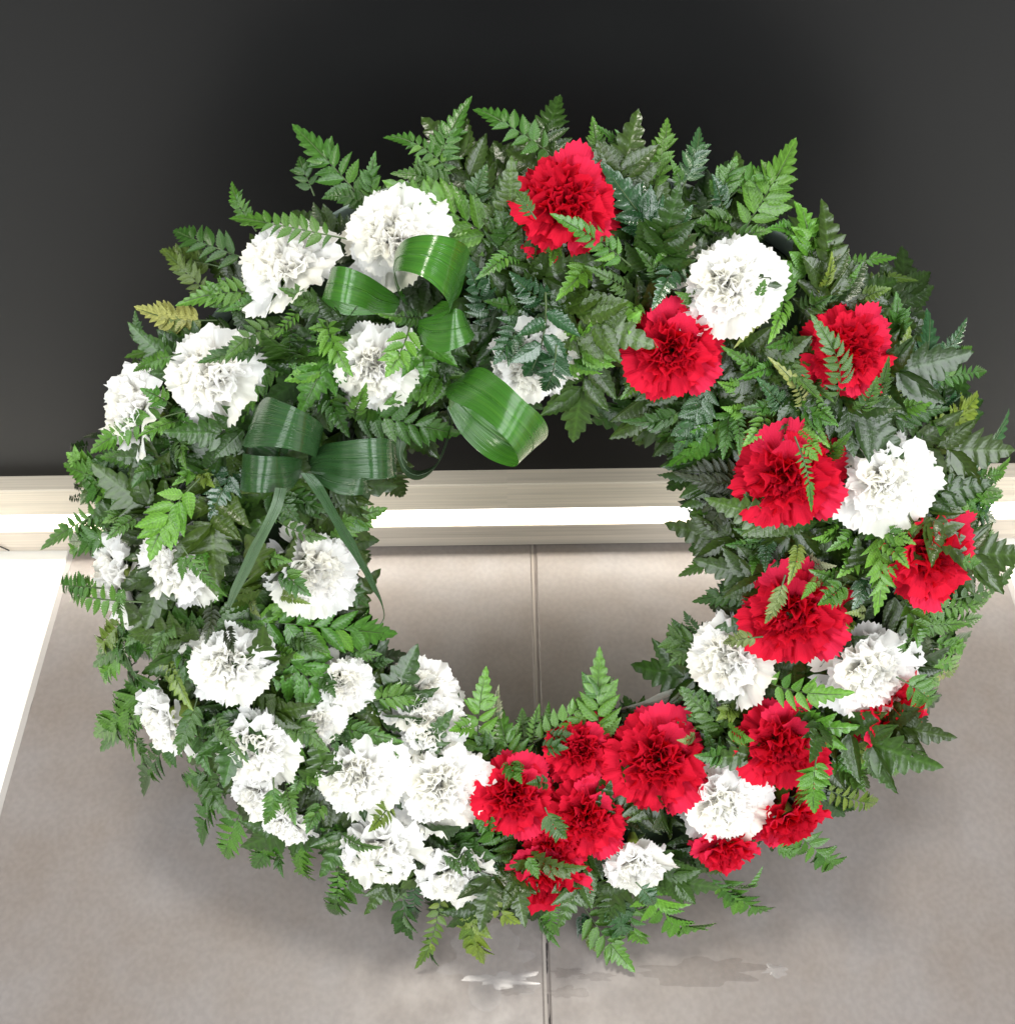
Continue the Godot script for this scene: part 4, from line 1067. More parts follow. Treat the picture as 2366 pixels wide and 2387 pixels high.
	frond("mid green fern frond beside the bright outer white carnation, pointing rightward", Vector3(0.2695, 0.0717, 0.0404), Vector3(0.2980, 0.0710, 0.0345), 0.0176, 1)
	frond("mid green fern frond above the rightmost red carnation, pointing rightward", Vector3(0.2371, 0.0751, 0.0606), Vector3(0.3034, 0.0559, 0.0314), 0.0209, 1)
	frond("dark green fern frond below the fern-crossed red carnation, pointing rightward", Vector3(0.1770, 0.1246, 0.0691), Vector3(0.1905, 0.1290, 0.0885), 0.0144, 0)
	frond("dark green fern frond below the fern-crossed red carnation, slanting up rightward", Vector3(0.1798, 0.1312, 0.0863), Vector3(0.1818, 0.1565, 0.1059), 0.0151, 0)
	frond("dark green fern frond below the fern-crossed red carnation, pointing straight up", Vector3(0.1882, 0.1325, 0.0847), Vector3(0.1882, 0.1670, 0.1013), 0.0126, 0)
	frond("bright green fern frond below the fern-crossed red carnation, slanting down rightward", Vector3(0.1490, 0.1361, 0.0700), Vector3(0.1678, 0.1247, 0.0942), 0.0135, 2)
	frond("slender bright fern frond below the fern-crossed red carnation, slanting down rightward", Vector3(0.1477, 0.1279, 0.0698), Vector3(0.1655, 0.1111, 0.0914), 0.0120, 2)
	frond("dark green fern frond below the fern-crossed red carnation, slanting down rightward", Vector3(0.1497, 0.1459, 0.0698), Vector3(0.1617, 0.1416, 0.0995), 0.0133, 0)
	frond("mid green fern frond beside the wide ruffled red carnation, slanting up rightward", Vector3(0.1639, 0.0986, 0.0695), Vector3(0.1729, 0.1231, 0.1015), 0.0144, 1)
	frond("slender green fern frond above the rightmost red carnation, pointing rightward", Vector3(0.2475, 0.0584, 0.0579), Vector3(0.2991, 0.0424, 0.0250), 0.0150, 1)
	frond("glossy bluish fern frond above the rightmost red carnation, pointing rightward", Vector3(0.2500, 0.0558, 0.0570), Vector3(0.3048, 0.0314, 0.0252), 0.0204, 4)
	frond("mid green fern frond beside the rightmost red carnation, pointing rightward", Vector3(0.2579, 0.0390, 0.0544), Vector3(0.3066, 0.0223, 0.0281), 0.0170, 1)
	frond("bright green fern frond above the rightmost red carnation, pointing rightward", Vector3(0.2334, 0.0644, 0.0632), Vector3(0.3052, 0.0523, 0.0272), 0.0219, 2)
	frond("dark green fern frond beside the rightmost red carnation, slanting up rightward", Vector3(0.2586, -0.0101, 0.0556), Vector3(0.3240, 0.0061, 0.0259), 0.0164, 0)
	frond("slender green fern frond beside the rightmost red carnation, pointing rightward", Vector3(0.2635, -0.0140, 0.0525), Vector3(0.3166, -0.0151, 0.0243), 0.0148, 1)
	frond("mid green fern frond below the rightmost red carnation, pointing rightward", Vector3(0.2393, -0.0087, 0.0641), Vector3(0.3059, -0.0198, 0.0354), 0.0182, 1)
	frond("slender green fern frond below the rightmost red carnation, pointing rightward", Vector3(0.2443, -0.0152, 0.0622), Vector3(0.3050, -0.0351, 0.0303), 0.0184, 1)
	frond("mid green fern frond beside the white carnation with curled petal, pointing rightward", Vector3(0.2376, -0.0232, 0.0643), Vector3(0.2845, -0.0275, 0.0541), 0.0163, 1)
	frond("bright green fern frond beside the white carnation with curled petal, pointing rightward", Vector3(0.2589, -0.0404, 0.0537), Vector3(0.2857, -0.0454, 0.0538), 0.0165, 2)
	frond("bright green fern frond above the red carnation behind curled white, pointing rightward", Vector3(0.2397, -0.0569, 0.0615), Vector3(0.2991, -0.0714, 0.0243), 0.0226, 2)
	frond("pale fern frond beside the red carnation behind curled white, pointing rightward", Vector3(0.2485, -0.0682, 0.0562), Vector3(0.2952, -0.0731, 0.0304), 0.0189, 5)
	frond("bright green fern frond beside the rightmost red carnation, pointing rightward", Vector3(0.2015, 0.0567, 0.0878), Vector3(0.2130, 0.0604, 0.1138), 0.0132, 2)
	frond("bright green fern frond beside the rightmost red carnation, slanting down rightward", Vector3(0.2007, 0.0531, 0.0879), Vector3(0.2116, 0.0450, 0.1145), 0.0153, 2)
	frond("bright green fern frond beside the rightmost red carnation, hanging straight down", Vector3(0.2035, 0.0607, 0.0696), Vector3(0.2054, 0.0021, 0.0983), 0.0278, 2)
	frond("bright green fern frond beside the rightmost red carnation, slanting down leftward", Vector3(0.2033, 0.0372, 0.0699), Vector3(0.1794, 0.0277, 0.0914), 0.0186, 2)
	frond("glossy bluish fern frond beside the red carnation with pale leaf, hanging straight down", Vector3(0.2065, 0.0296, 0.0698), Vector3(0.1900, 0.0046, 0.0938), 0.0171, 4)
	frond("bright green fern frond below the bright outer white carnation, slanting down leftward", Vector3(0.1929, 0.0475, 0.0700), Vector3(0.1718, 0.0448, 0.0895), 0.0151, 2)
	frond("mid green fern frond above the red carnation with pale leaf, slanting up leftward", Vector3(0.1922, 0.0096, 0.0696), Vector3(0.1632, 0.0302, 0.0885), 0.0188, 1)
	frond("mid green fern frond beside the red carnation with pale leaf, slanting down leftward", Vector3(0.1852, 0.0205, 0.0870), Vector3(0.1633, 0.0193, 0.1103), 0.0177, 1)
	frond("mid green fern frond above the white carnation with curled petal, hanging straight down", Vector3(0.2289, 0.0013, 0.0670), Vector3(0.2342, -0.0184, 0.0973), 0.0260, 1)
	frond("mid green fern frond beside the red carnation behind curled white, slanting down rightward", Vector3(0.2175, -0.0321, 0.1107), Vector3(0.2465, -0.0612, 0.1014), 0.0231, 1)
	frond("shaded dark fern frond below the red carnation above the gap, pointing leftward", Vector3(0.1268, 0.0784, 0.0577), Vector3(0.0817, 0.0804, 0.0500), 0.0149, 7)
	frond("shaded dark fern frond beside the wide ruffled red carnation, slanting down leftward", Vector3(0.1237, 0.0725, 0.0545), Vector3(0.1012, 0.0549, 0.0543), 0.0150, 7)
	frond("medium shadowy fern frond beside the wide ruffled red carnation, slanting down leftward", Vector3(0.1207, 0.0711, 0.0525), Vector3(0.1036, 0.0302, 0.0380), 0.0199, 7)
	frond("dark green fern frond beside the wide ruffled red carnation, slanting down leftward", Vector3(0.1223, 0.0359, 0.0427), Vector3(0.0994, 0.0132, 0.0243), 0.0206, 0)
	frond("dark green fern frond above the greyish inner-rim white carnation, slanting down leftward", Vector3(0.1307, 0.0259, 0.0476), Vector3(0.0927, -0.0065, 0.0243), 0.0159, 0)
	frond("mid green fern frond below the wide ruffled red carnation, pointing leftward", Vector3(0.1450, 0.0384, 0.0581), Vector3(0.1191, 0.0494, 0.0674), 0.0150, 1)
	frond("slender green fern frond below the wide ruffled red carnation, pointing leftward", Vector3(0.1443, 0.0359, 0.0575), Vector3(0.1166, 0.0346, 0.0597), 0.0129, 1)
	frond("mid green fern frond above the red carnation with pale leaf, slanting down leftward", Vector3(0.1441, 0.0321, 0.0569), Vector3(0.1128, 0.0113, 0.0536), 0.0185, 1)
	frond("glossy bluish fern frond above the red carnation with pale leaf, hanging straight down", Vector3(0.1455, 0.0416, 0.0588), Vector3(0.1384, 0.0247, 0.0782), 0.0128, 4)
	frond("dark green fern frond above the greyish inner-rim white carnation, pointing leftward", Vector3(0.1473, -0.0018, 0.0567), Vector3(0.1015, -0.0192, 0.0359), 0.0191, 0)
	frond("yellow-green fern frond above the red carnation with pale leaf, hanging straight down", Vector3(0.1552, 0.0472, 0.0813), Vector3(0.1458, 0.0294, 0.1038), 0.0112, 3)
	frond("pale fern frond lying over the red carnation with pale leaf, hanging straight down", Vector3(0.1447, 0.0322, 0.0992), Vector3(0.1364, -0.0029, 0.0963), 0.0119, 5)
	frond("pale fern frond lying over the greyish inner-rim white carnation, pointing leftward", Vector3(0.1360, -0.0126, 0.0921), Vector3(0.1149, -0.0260, 0.0771), 0.0124, 5)
	frond("bright green fern frond beside the full red carnation, slanting down rightward", Vector3(0.1882, -0.1077, 0.0691), Vector3(0.2070, -0.1185, 0.0901), 0.0256, 2)
	frond("yellow-green fern frond below the red carnation behind curled white, pointing rightward", Vector3(0.2033, -0.1099, 0.0665), Vector3(0.2448, -0.1160, 0.0753), 0.0239, 3)
	frond("dark green fern frond beside the full red carnation, slanting down rightward", Vector3(0.2055, -0.1322, 0.0623), Vector3(0.2189, -0.1375, 0.0853), 0.0201, 0)
	frond("bright green fern frond above the low outer red carnation, hanging straight down", Vector3(0.1730, -0.0879, 0.1117), Vector3(0.1778, -0.1368, 0.1100), 0.0232, 2)
	frond("yellow-green fern frond beside the low outer red carnation, pointing rightward", Vector3(0.1931, -0.1494, 0.0624), Vector3(0.2558, -0.1905, 0.0319), 0.0233, 3)
	frond("mid green fern frond below the red carnation under white, slanting down rightward", Vector3(0.1214, -0.2330, 0.0532), Vector3(0.1705, -0.2843, 0.0330), 0.0167, 1)
	frond("long bright fern frond beside the white carnation with curled petal, pointing rightward", Vector3(0.1443, -0.0535, 0.0780), Vector3(0.1904, -0.0405, 0.1141), 0.0273, 2)
	frond("bright green fern frond beside the full red carnation, pointing rightward", Vector3(0.1556, -0.0894, 0.0679), Vector3(0.2047, -0.0785, 0.0983), 0.0316, 2)
	frond("dark green fern frond below the greyish inner-rim white carnation, slanting up leftward", Vector3(0.1176, -0.1018, 0.0607), Vector3(0.0944, -0.0692, 0.0605), 0.0282, 0)
	frond("long dark fern frond below the greyish inner-rim white carnation, slanting up leftward", Vector3(0.1315, -0.1112, 0.0663), Vector3(0.0929, -0.0709, 0.0624), 0.0260, 0)
	frond("mid green fern frond beside the large inner-rim red carnation, pointing leftward", Vector3(0.1235, -0.1037, 0.0809), Vector3(0.0993, -0.0969, 0.0991), 0.0198, 1)
	frond("dark green fern frond beside the greyish inner-rim white carnation, slanting down leftward", Vector3(0.1107, -0.0506, 0.0367), Vector3(0.0875, -0.0640, 0.0438), 0.0142, 0)
	frond("dark green fern frond beside the greyish inner-rim white carnation, pointing leftward", Vector3(0.1101, -0.0503, 0.0360), Vector3(0.0874, -0.0475, 0.0260), 0.0243, 0)
	frond("dark green fern frond above the white carnation among low reds, slanting up leftward", Vector3(0.1275, -0.1288, 0.0682), Vector3(0.1094, -0.0937, 0.0764), 0.0217, 0)
	frond("bright green fern frond lying over the white carnation on the outer rim, slanting down leftward", Vector3(-0.2060, 0.1335, 0.0799), Vector3(-0.2693, 0.1049, 0.0701), 0.0211, 2)
	frond("bright green fern frond lying over the white carnation on the outer rim, pointing leftward", Vector3(-0.2082, 0.1284, 0.0802), Vector3(-0.2259, 0.1259, 0.0978), 0.0106, 2)
	frond("bright green fern frond lying over the white carnation on the outer rim, slanting up leftward", Vector3(-0.2115, 0.1375, 0.0769), Vector3(-0.2221, 0.1510, 0.0914), 0.0161, 2)
	frond("bright green fern frond below the white carnation on the outer rim, pointing leftward", Vector3(-0.2807, 0.0803, 0.0229), Vector3(-0.2969, 0.0919, 0.0319), 0.0205, 2)
	frond("dark green fern frond below the white carnation on the outer rim, slanting down leftward", Vector3(-0.2041, 0.1179, 0.0652), Vector3(-0.2411, 0.0883, 0.0833), 0.0261, 0)
	frond("mid green fern frond below the white carnation on the outer rim, pointing leftward", Vector3(-0.2107, 0.1021, 0.0657), Vector3(-0.2710, 0.0958, 0.0517), 0.0211, 1)
	frond("mid green fern frond above the white carnation turned sideways, pointing leftward", Vector3(-0.2251, 0.0842, 0.0638), Vector3(-0.3042, 0.0528, 0.0242), 0.0279, 1)
	frond("mid green fern frond above the white carnation turned sideways, slanting down leftward", Vector3(-0.2522, 0.0681, 0.0541), Vector3(-0.3294, 0.0231, 0.0303), 0.0206, 1)
	frond("medium green fern frond above the white carnation turned sideways, slanting down leftward", Vector3(-0.2473, 0.0677, 0.0569), Vector3(-0.2615, 0.0652, 0.0797), 0.0180, 1)
	frond("slender green fern frond above the white carnation turned sideways, slanting down leftward", Vector3(-0.2412, 0.0677, 0.0778), Vector3(-0.2542, 0.0613, 0.0971), 0.0111, 1)
	frond("mid green fern frond beside the white carnation under drooping fern, slanting down leftward", Vector3(-0.2847, 0.0486, 0.0282), Vector3(-0.3025, 0.0273, 0.0339), 0.0114, 1)
	frond("bright green fern frond above the white carnation turned sideways, pointing leftward", Vector3(-0.2881, 0.0289, 0.0271), Vector3(-0.3113, 0.0193, 0.0265), 0.0160, 2)
	frond("dark green fern frond beside the white carnation on the outer rim, hanging straight down", Vector3(-0.2112, 0.1160, 0.0636), Vector3(-0.2049, 0.1020, 0.0900), 0.0157, 0)
	frond("bright green fern frond above the white carnation under drooping fern, slanting down leftward", Vector3(-0.1999, 0.0932, 0.0686), Vector3(-0.2133, 0.0926, 0.0896), 0.0127, 2)
	frond("long bright fern frond above the white carnation under drooping fern, slanting down leftward", Vector3(-0.1997, 0.0936, 0.0866), Vector3(-0.2281, 0.0519, 0.1089), 0.0306, 2)
	frond("bright green fern frond beside the white carnation under drooping fern, slanting down rightward", Vector3(-0.2101, 0.0583, 0.0689), Vector3(-0.1791, 0.0482, 0.0920), 0.0267, 2)
	frond("bright green fern frond lying over the white carnation under drooping fern, hanging straight down", Vector3(-0.2007, 0.0613, 0.0877), Vector3(-0.1925, 0.0481, 0.1123), 0.0128, 2)
	frond("mid green fern frond lying over the white carnation under drooping fern, slanting down rightward", Vector3(-0.2050, 0.0623, 0.1114), Vector3(-0.1835, 0.0281, 0.1113), 0.0108, 1)
	frond("glossy bluish fern frond above the white carnation under drooping fern, slanting down leftward", Vector3(-0.1749, 0.1071, 0.0700), Vector3(-0.1941, 0.0707, 0.0942), 0.0261, 4)
	frond("bright green fern frond below the cream-centred white carnation, pointing rightward", Vector3(-0.2221, 0.1250, 0.0577), Vector3(-0.1909, 0.1275, 0.0923), 0.0156, 2)
	frond("mid green fern frond beside the white carnation turned sideways, pointing leftward", Vector3(-0.2651, 0.0276, 0.0927), Vector3(-0.3109, 0.0078, 0.0471), 0.0178, 1)
	frond("medium dark fern frond below the white carnation on the outer rim, slanting down leftward", Vector3(-0.2516, 0.0968, 0.0485), Vector3(-0.2786, 0.0857, 0.0489), 0.0166, 0)
	frond("dark green fern frond below the white carnation on the outer rim, pointing leftward", Vector3(-0.2211, 0.0965, 0.0635), Vector3(-0.2345, 0.1009, 0.0885), 0.0158, 0)
	frond("dark green fern frond above the white carnation beside the leaf tails, pointing rightward", Vector3(-0.1553, 0.0654, 0.0833), Vector3(-0.1253, 0.0587, 0.0944), 0.0149, 0)
	frond("dark green fern frond above the white carnation beside the leaf tails, slanting down rightward", Vector3(-0.1548, 0.0770, 0.0665), Vector3(-0.1241, 0.0689, 0.0800), 0.0210, 0)
	frond("mid green fern frond above the white carnation beside the leaf tails, pointing rightward", Vector3(-0.1410, 0.0448, 0.0571), Vector3(-0.0938, 0.0565, 0.0441), 0.0254, 1)
	frond("mid green fern frond beside the white carnation beside the leaf tails, slanting down rightward", Vector3(-0.1681, 0.0476, 0.0849), Vector3(-0.1468, 0.0481, 0.1033), 0.0169, 1)
	frond("mid green fern frond lying over the white carnation beside the leaf tails, slanting down rightward", Vector3(-0.1581, 0.0343, 0.0811), Vector3(-0.1380, 0.0210, 0.0952), 0.0173, 1)
	frond("dark green fern frond beside the white carnation beside the leaf tails, slanting down rightward", Vector3(-0.1762, 0.0364, 0.0680), Vector3(-0.1591, 0.0204, 0.0848), 0.0215, 0)
	frond("medium dark fern frond beside the white carnation beside the leaf tails, slanting down rightward", Vector3(-0.1345, 0.0115, 0.0489), Vector3(-0.1095, -0.0125, 0.0490), 0.0175, 0)
	frond("bright green fern frond below the white carnation beside the leaf tails, pointing rightward", Vector3(-0.1937, -0.0073, 0.0697), Vector3(-0.0920, -0.0480, 0.0261), 0.0427, 2)
	frond("mid green fern frond above the small innermost white carnation, pointing rightward", Vector3(-0.1312, -0.0399, 0.0505), Vector3(-0.1033, -0.0468, 0.0510), 0.0134, 1)
	frond("dark green fern frond above the small innermost white carnation, slanting down rightward", Vector3(-0.1642, -0.0198, 0.0644), Vector3(-0.1338, -0.0290, 0.0770), 0.0172, 0)
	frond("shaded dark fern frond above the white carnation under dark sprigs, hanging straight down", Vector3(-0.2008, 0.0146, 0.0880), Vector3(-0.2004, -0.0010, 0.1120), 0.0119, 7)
	frond("broad dark fern frond above the white carnation beside the leaf tails, slanting down rightward", Vector3(-0.1661, 0.0797, 0.0687), Vector3(-0.1426, 0.0650, 0.0842), 0.0241, 0)
	frond("dark green fern frond beside the white carnation beside the leaf tails, slanting down leftward", Vector3(-0.1706, 0.0583, 0.0681), Vector3(-0.1786, 0.0502, 0.0922), 0.0162, 0)
	frond("dark green fern frond below the white carnation turned sideways, slanting down leftward", Vector3(-0.2386, 0.0013, 0.0644), Vector3(-0.2609, -0.0195, 0.0832), 0.0204, 0)
	frond("dark green fern frond below the white carnation under drooping fern, slanting down leftward", Vector3(-0.2246, 0.0097, 0.0679), Vector3(-0.2443, -0.0271, 0.0879), 0.0203, 0)
	frond("yellow-green fern frond below the white carnation turned sideways, slanting down leftward", Vector3(-0.2687, -0.0173, 0.0487), Vector3(-0.3032, -0.0578, 0.0331), 0.0235, 3)
	frond("bright green fern frond above the white carnation facing the floor, slanting down leftward", Vector3(-0.2748, -0.0443, 0.0409), Vector3(-0.3015, -0.0792, 0.0349), 0.0220, 2)
	frond("mid green fern frond beside the white carnation facing the floor, slanting down leftward", Vector3(-0.2414, -0.0451, 0.0618), Vector3(-0.3211, -0.1272, 0.0293), 0.0387, 1)
	frond("mid green fern frond beside the white carnation facing the floor, hanging straight down", Vector3(-0.2595, -0.0680, 0.0674), Vector3(-0.2899, -0.1273, 0.0460), 0.0127, 1)
	frond("slender green fern frond beside the white carnation facing the floor, hanging straight down", Vector3(-0.2916, -0.1238, 0.0040), Vector3(-0.2923, -0.1476, 0.0301), 0.0108, 1)
	frond("mid green fern frond below the white carnation facing the floor, hanging straight down", Vector3(-0.2974, -0.1416, 0.0040), Vector3(-0.2800, -0.1657, 0.0301), 0.0158, 1)
	frond("yellow-green fern frond above the white carnation facing the floor, slanting down rightward", Vector3(-0.2465, -0.0296, 0.0607), Vector3(-0.2214, -0.0610, 0.0952), 0.0207, 3)
	frond("dark green fern frond beside the white carnation under dark sprigs, hanging straight down", Vector3(-0.2298, -0.0208, 0.0666), Vector3(-0.2156, -0.0424, 0.0951), 0.0205, 0)
	frond("dark green fern frond lying over the white carnation facing the floor, hanging straight down", Vector3(-0.2192, -0.0563, 0.0856), Vector3(-0.2327, -0.0900, 0.1022), 0.0168, 0)
	frond("mid green fern frond beside the white carnation with raised petals, hanging straight down", Vector3(-0.2280, -0.0807, 0.0633), Vector3(-0.2164, -0.1126, 0.0938), 0.0178, 1)
	frond("medium green fern frond beside the white carnation facing the floor, hanging straight down", Vector3(-0.2261, -0.0873, 0.0631), Vector3(-0.2313, -0.1071, 0.0860), 0.0161, 1)
	frond("dark green fern frond beside the white carnation facing the floor, hanging straight down", Vector3(-0.2214, -0.0694, 0.0663), Vector3(-0.2107, -0.0864, 0.0978), 0.0210, 0)
	frond("dark green fern frond lying over the white carnation with raised petals, slanting down rightward", Vector3(-0.2095, -0.0692, 0.0866), Vector3(-0.1839, -0.0872, 0.1136), 0.0126, 0)
	frond("mid green fern frond below the white carnation facing the floor, slanting down leftward", Vector3(-0.2307, -0.1374, 0.0493), Vector3(-0.2603, -0.1656, 0.0271), 0.0174, 1)
	frond("mid green fern frond beside the cream carnation at the rim, slanting down leftward", Vector3(-0.2221, -0.1418, 0.0527), Vector3(-0.2539, -0.1741, 0.0307), 0.0212, 1)
	frond("dark green fern frond above the white carnation facing the floor, slanting down rightward", Vector3(-0.2736, -0.0574, 0.0397), Vector3(-0.2421, -0.0464, 0.0928), 0.0176, 0)
	frond("dark green fern frond below the white carnation turned sideways, hanging straight down", Vector3(-0.2721, -0.0229, 0.0457), Vector3(-0.2572, -0.0438, 0.0844), 0.0192, 0)
	frond("bright green fern frond beside the small innermost white carnation, slanting down rightward", Vector3(-0.1743, -0.0259, 0.0672), Vector3(-0.1291, -0.0785, 0.0803), 0.0453, 2)
	frond("dark green fern frond lying over the barely visible white carnation, slanting down rightward", Vector3(-0.1687, -0.0701, 0.0865), Vector3(-0.1333, -0.0851, 0.1064), 0.0210, 0)
	frond("mid green fern frond beside the cream carnation at the rim, hanging straight down", Vector3(-0.1585, -0.1148, 0.0698), Vector3(-0.1624, -0.1265, 0.0980), 0.0233, 1)
	frond("mid green fern frond beside the flat open white carnation, hanging straight down", Vector3(-0.1555, -0.1154, 0.0697), Vector3(-0.1450, -0.1163, 0.0983), 0.0161, 1)
	frond("dark green fern frond beside the cream carnation at the rim, hanging straight down", Vector3(-0.2321, -0.1359, 0.0489), Vector3(-0.2097, -0.1567, 0.0846), 0.0241, 0)
	frond("mid green fern frond lying over the cream carnation at the rim, hanging straight down", Vector3(-0.1697, -0.1012, 0.1119), Vector3(-0.1808, -0.1412, 0.1089), 0.0141, 1)
	frond("mid green fern frond above the lowest rim white carnation, hanging straight down", Vector3(-0.1688, -0.1240, 0.0878), Vector3(-0.1592, -0.1382, 0.1117), 0.0144, 1)
	frond("mid green fern frond above the flat open white carnation, pointing rightward", Vector3(-0.1412, -0.0913, 0.0652), Vector3(-0.0893, -0.0984, 0.0779), 0.0179, 1)
	frond("dark green fern frond lying over the round bottom white carnation, slanting down rightward", Vector3(-0.1354, -0.1637, 0.0876), Vector3(-0.1040, -0.1543, 0.1158), 0.0131, 0)
	frond("yellow-green fern frond above the round bottom white carnation, slanting down leftward", Vector3(-0.1002, -0.1431, 0.0849), Vector3(-0.1109, -0.1407, 0.1147), 0.0188, 3)
	frond("bright green fern frond beside the lowest rim white carnation, slanting down leftward", Vector3(-0.1382, -0.1606, 0.0696), Vector3(-0.1457, -0.1514, 0.1012), 0.0201, 2)
	frond("mid green fern frond below the lowest rim white carnation, hanging straight down", Vector3(-0.1966, -0.2428, 0.0040), Vector3(-0.1957, -0.2583, 0.0288), 0.0166, 1)
	frond("medium green fern frond below the lowest rim white carnation, hanging straight down", Vector3(-0.1668, -0.1884, 0.0592), Vector3(-0.1719, -0.2647, 0.0298), 0.0239, 1)
	frond("mid green fern frond beside the lowest rim white carnation, slanting down leftward", Vector3(-0.1441, -0.1387, 0.0880), Vector3(-0.1530, -0.1444, 0.1117), 0.0159, 1)
	frond("mid green fern frond lying over the white carnation nearest the gap, pointing rightward", Vector3(-0.1138, -0.0732, 0.0671), Vector3(-0.0714, -0.0791, 0.0520), 0.0210, 1)
	frond("bright green fern frond beside the upper middle white carnation, pointing straight up", Vector3(-0.0419, -0.1325, 0.0517), Vector3(-0.0342, -0.0698, 0.0302), 0.0339, 2)
	frond("silvery fern frond beside the upper middle white carnation, pointing straight up", Vector3(-0.0285, -0.1182, 0.0366), Vector3(-0.0269, -0.0873, 0.0263), 0.0115, 8)
	frond("mid green fern frond above the red carnation touching the whites, pointing straight up", Vector3(-0.0097, -0.1498, 0.0581), Vector3(-0.0293, -0.0989, 0.0278), 0.0343, 1)
	frond("mid green fern frond above the shaded small red carnation, slanting up rightward", Vector3(-0.0036, -0.1270, 0.0423), Vector3(0.0429, -0.0871, 0.0327), 0.0249, 1)
	frond("dark green fern frond beside the shaded small red carnation, pointing straight up", Vector3(-0.0088, -0.1291, 0.0444), Vector3(-0.0106, -0.1054, 0.0275), 0.0167, 0)
	frond("mid green fern frond beside the shaded small red carnation, pointing straight up", Vector3(-0.0033, -0.1281, 0.0433), Vector3(0.0017, -0.1003, 0.0306), 0.0125, 1)
	frond("mid green fern frond above the shaded small red carnation, pointing straight up", Vector3(0.0421, -0.1293, 0.0497), Vector3(0.0426, -0.0549, 0.0301), 0.0338, 1)
	frond("dark green fern frond above the half-hidden red carnation, slanting down rightward", Vector3(0.0033, -0.1406, 0.0948), Vector3(0.0175, -0.1589, 0.1044), 0.0192, 0)
	frond("mid green fern frond below the red carnation touching the whites, slanting up leftward", Vector3(-0.0137, -0.1885, 0.0693), Vector3(-0.0442, -0.1524, 0.0914), 0.0285, 1)
	frond("dark green fern frond above the half-covered bottom white carnation, slanting down rightward", Vector3(-0.0701, -0.1782, 0.0695), Vector3(-0.0314, -0.1777, 0.0998), 0.0305, 0)
	frond("dark green fern frond lying over the half-covered bottom white carnation, slanting down rightward", Vector3(-0.0670, -0.1750, 0.0871), Vector3(-0.0523, -0.1805, 0.1139), 0.0138, 0)
	frond("medium dark fern frond lying over the half-covered bottom white carnation, slanting down rightward", Vector3(-0.0569, -0.1768, 0.0869), Vector3(-0.0432, -0.1771, 0.1131), 0.0163, 0)
	frond("dark green fern frond beside the half-hidden red carnation, slanting down leftward", Vector3(-0.0116, -0.1780, 0.0677), Vector3(-0.0288, -0.1962, 0.0904), 0.0339, 0)
	frond("glossy bluish fern frond beside the bottommost red carnation, slanting down leftward", Vector3(-0.0205, -0.1931, 0.0698), Vector3(-0.0329, -0.1970, 0.0993), 0.0164, 4)
	frond("olive fern frond lying over the half-hidden red carnation, pointing rightward", Vector3(-0.0101, -0.1838, 0.0867), Vector3(0.0302, -0.1772, 0.1118), 0.0212, 6)
	frond("dark green fern frond beside the upper middle white carnation, slanting up leftward", Vector3(-0.0329, -0.1314, 0.0493), Vector3(-0.0435, -0.1094, 0.0569), 0.0205, 0)
	frond("glossy bluish fern frond beside the half-covered bottom white carnation, hanging straight down", Vector3(-0.0884, -0.2158, 0.0659), Vector3(-0.0939, -0.2923, 0.0409), 0.0180, 4)
	frond("dark green fern frond beside the half-covered bottom white carnation, hanging straight down", Vector3(-0.1015, -0.2584, 0.0418), Vector3(-0.0972, -0.3004, 0.0542), 0.0293, 0)
	frond("yellow-green fern frond below the half-covered bottom white carnation, hanging straight down", Vector3(-0.0707, -0.2380, 0.0607), Vector3(-0.0941, -0.3128, 0.0716), 0.0179, 3)
	frond("long yellowish fern frond below the half-covered bottom white carnation, hanging straight down", Vector3(-0.0493, -0.2403, 0.0620), Vector3(-0.0429, -0.3093, 0.0704), 0.0310, 3)
	frond("yellow-green fern frond beside the bottommost red carnation, slanting down rightward", Vector3(-0.0370, -0.2315, 0.0656), Vector3(-0.0132, -0.2555, 0.0840), 0.0232, 3)
	frond("bright green fern frond beside the round bottom white carnation, hanging straight down", Vector3(-0.1449, -0.2141, 0.0557), Vector3(-0.1579, -0.2887, 0.0324), 0.0182, 2)
	frond("mid green fern frond below the bottommost red carnation, slanting down rightward", Vector3(-0.0001, -0.2907, 0.0316), Vector3(0.0158, -0.3049, 0.0567), 0.0124, 1)
	frond("dark green fern frond below the round bottom white carnation, hanging straight down", Vector3(-0.1017, -0.2239, 0.0617), Vector3(-0.1072, -0.2455, 0.0702), 0.0234, 0)
	frond("mid green fern frond below the drooping white bottom carnation, slanting down rightward", Vector3(0.0339, -0.2768, 0.0407), Vector3(0.0720, -0.3126, 0.0743), 0.0335, 1)
	frond("yellow-green fern frond below the bottommost red carnation, hanging straight down", Vector3(0.0370, -0.2934, 0.0362), Vector3(0.0429, -0.3063, 0.0591), 0.0158, 3)
	frond("glossy bluish fern frond below the drooping white bottom carnation, hanging straight down", Vector3(0.0534, -0.2453, 0.0595), Vector3(0.0625, -0.3016, 0.0572), 0.0265, 4)
	frond("medium green fern frond below the drooping white bottom carnation, slanting down rightward", Vector3(0.0656, -0.2602, 0.0494), Vector3(0.0832, -0.3039, 0.0589), 0.0290, 1)
	frond("bright green fern frond beside the drooping white bottom carnation, slanting down rightward", Vector3(0.0712, -0.2192, 0.0666), Vector3(0.1380, -0.2971, 0.0484), 0.0416, 2)
	frond("bright green fern frond below the drooping white bottom carnation, pointing rightward", Vector3(0.0376, -0.2513, 0.0581), Vector3(0.1000, -0.2929, 0.0360), 0.0201, 2)
	frond("mid green fern frond below the bottommost red carnation, hanging straight down", Vector3(0.0080, -0.2426, 0.0629), Vector3(0.0160, -0.2997, 0.0533), 0.0176, 1)
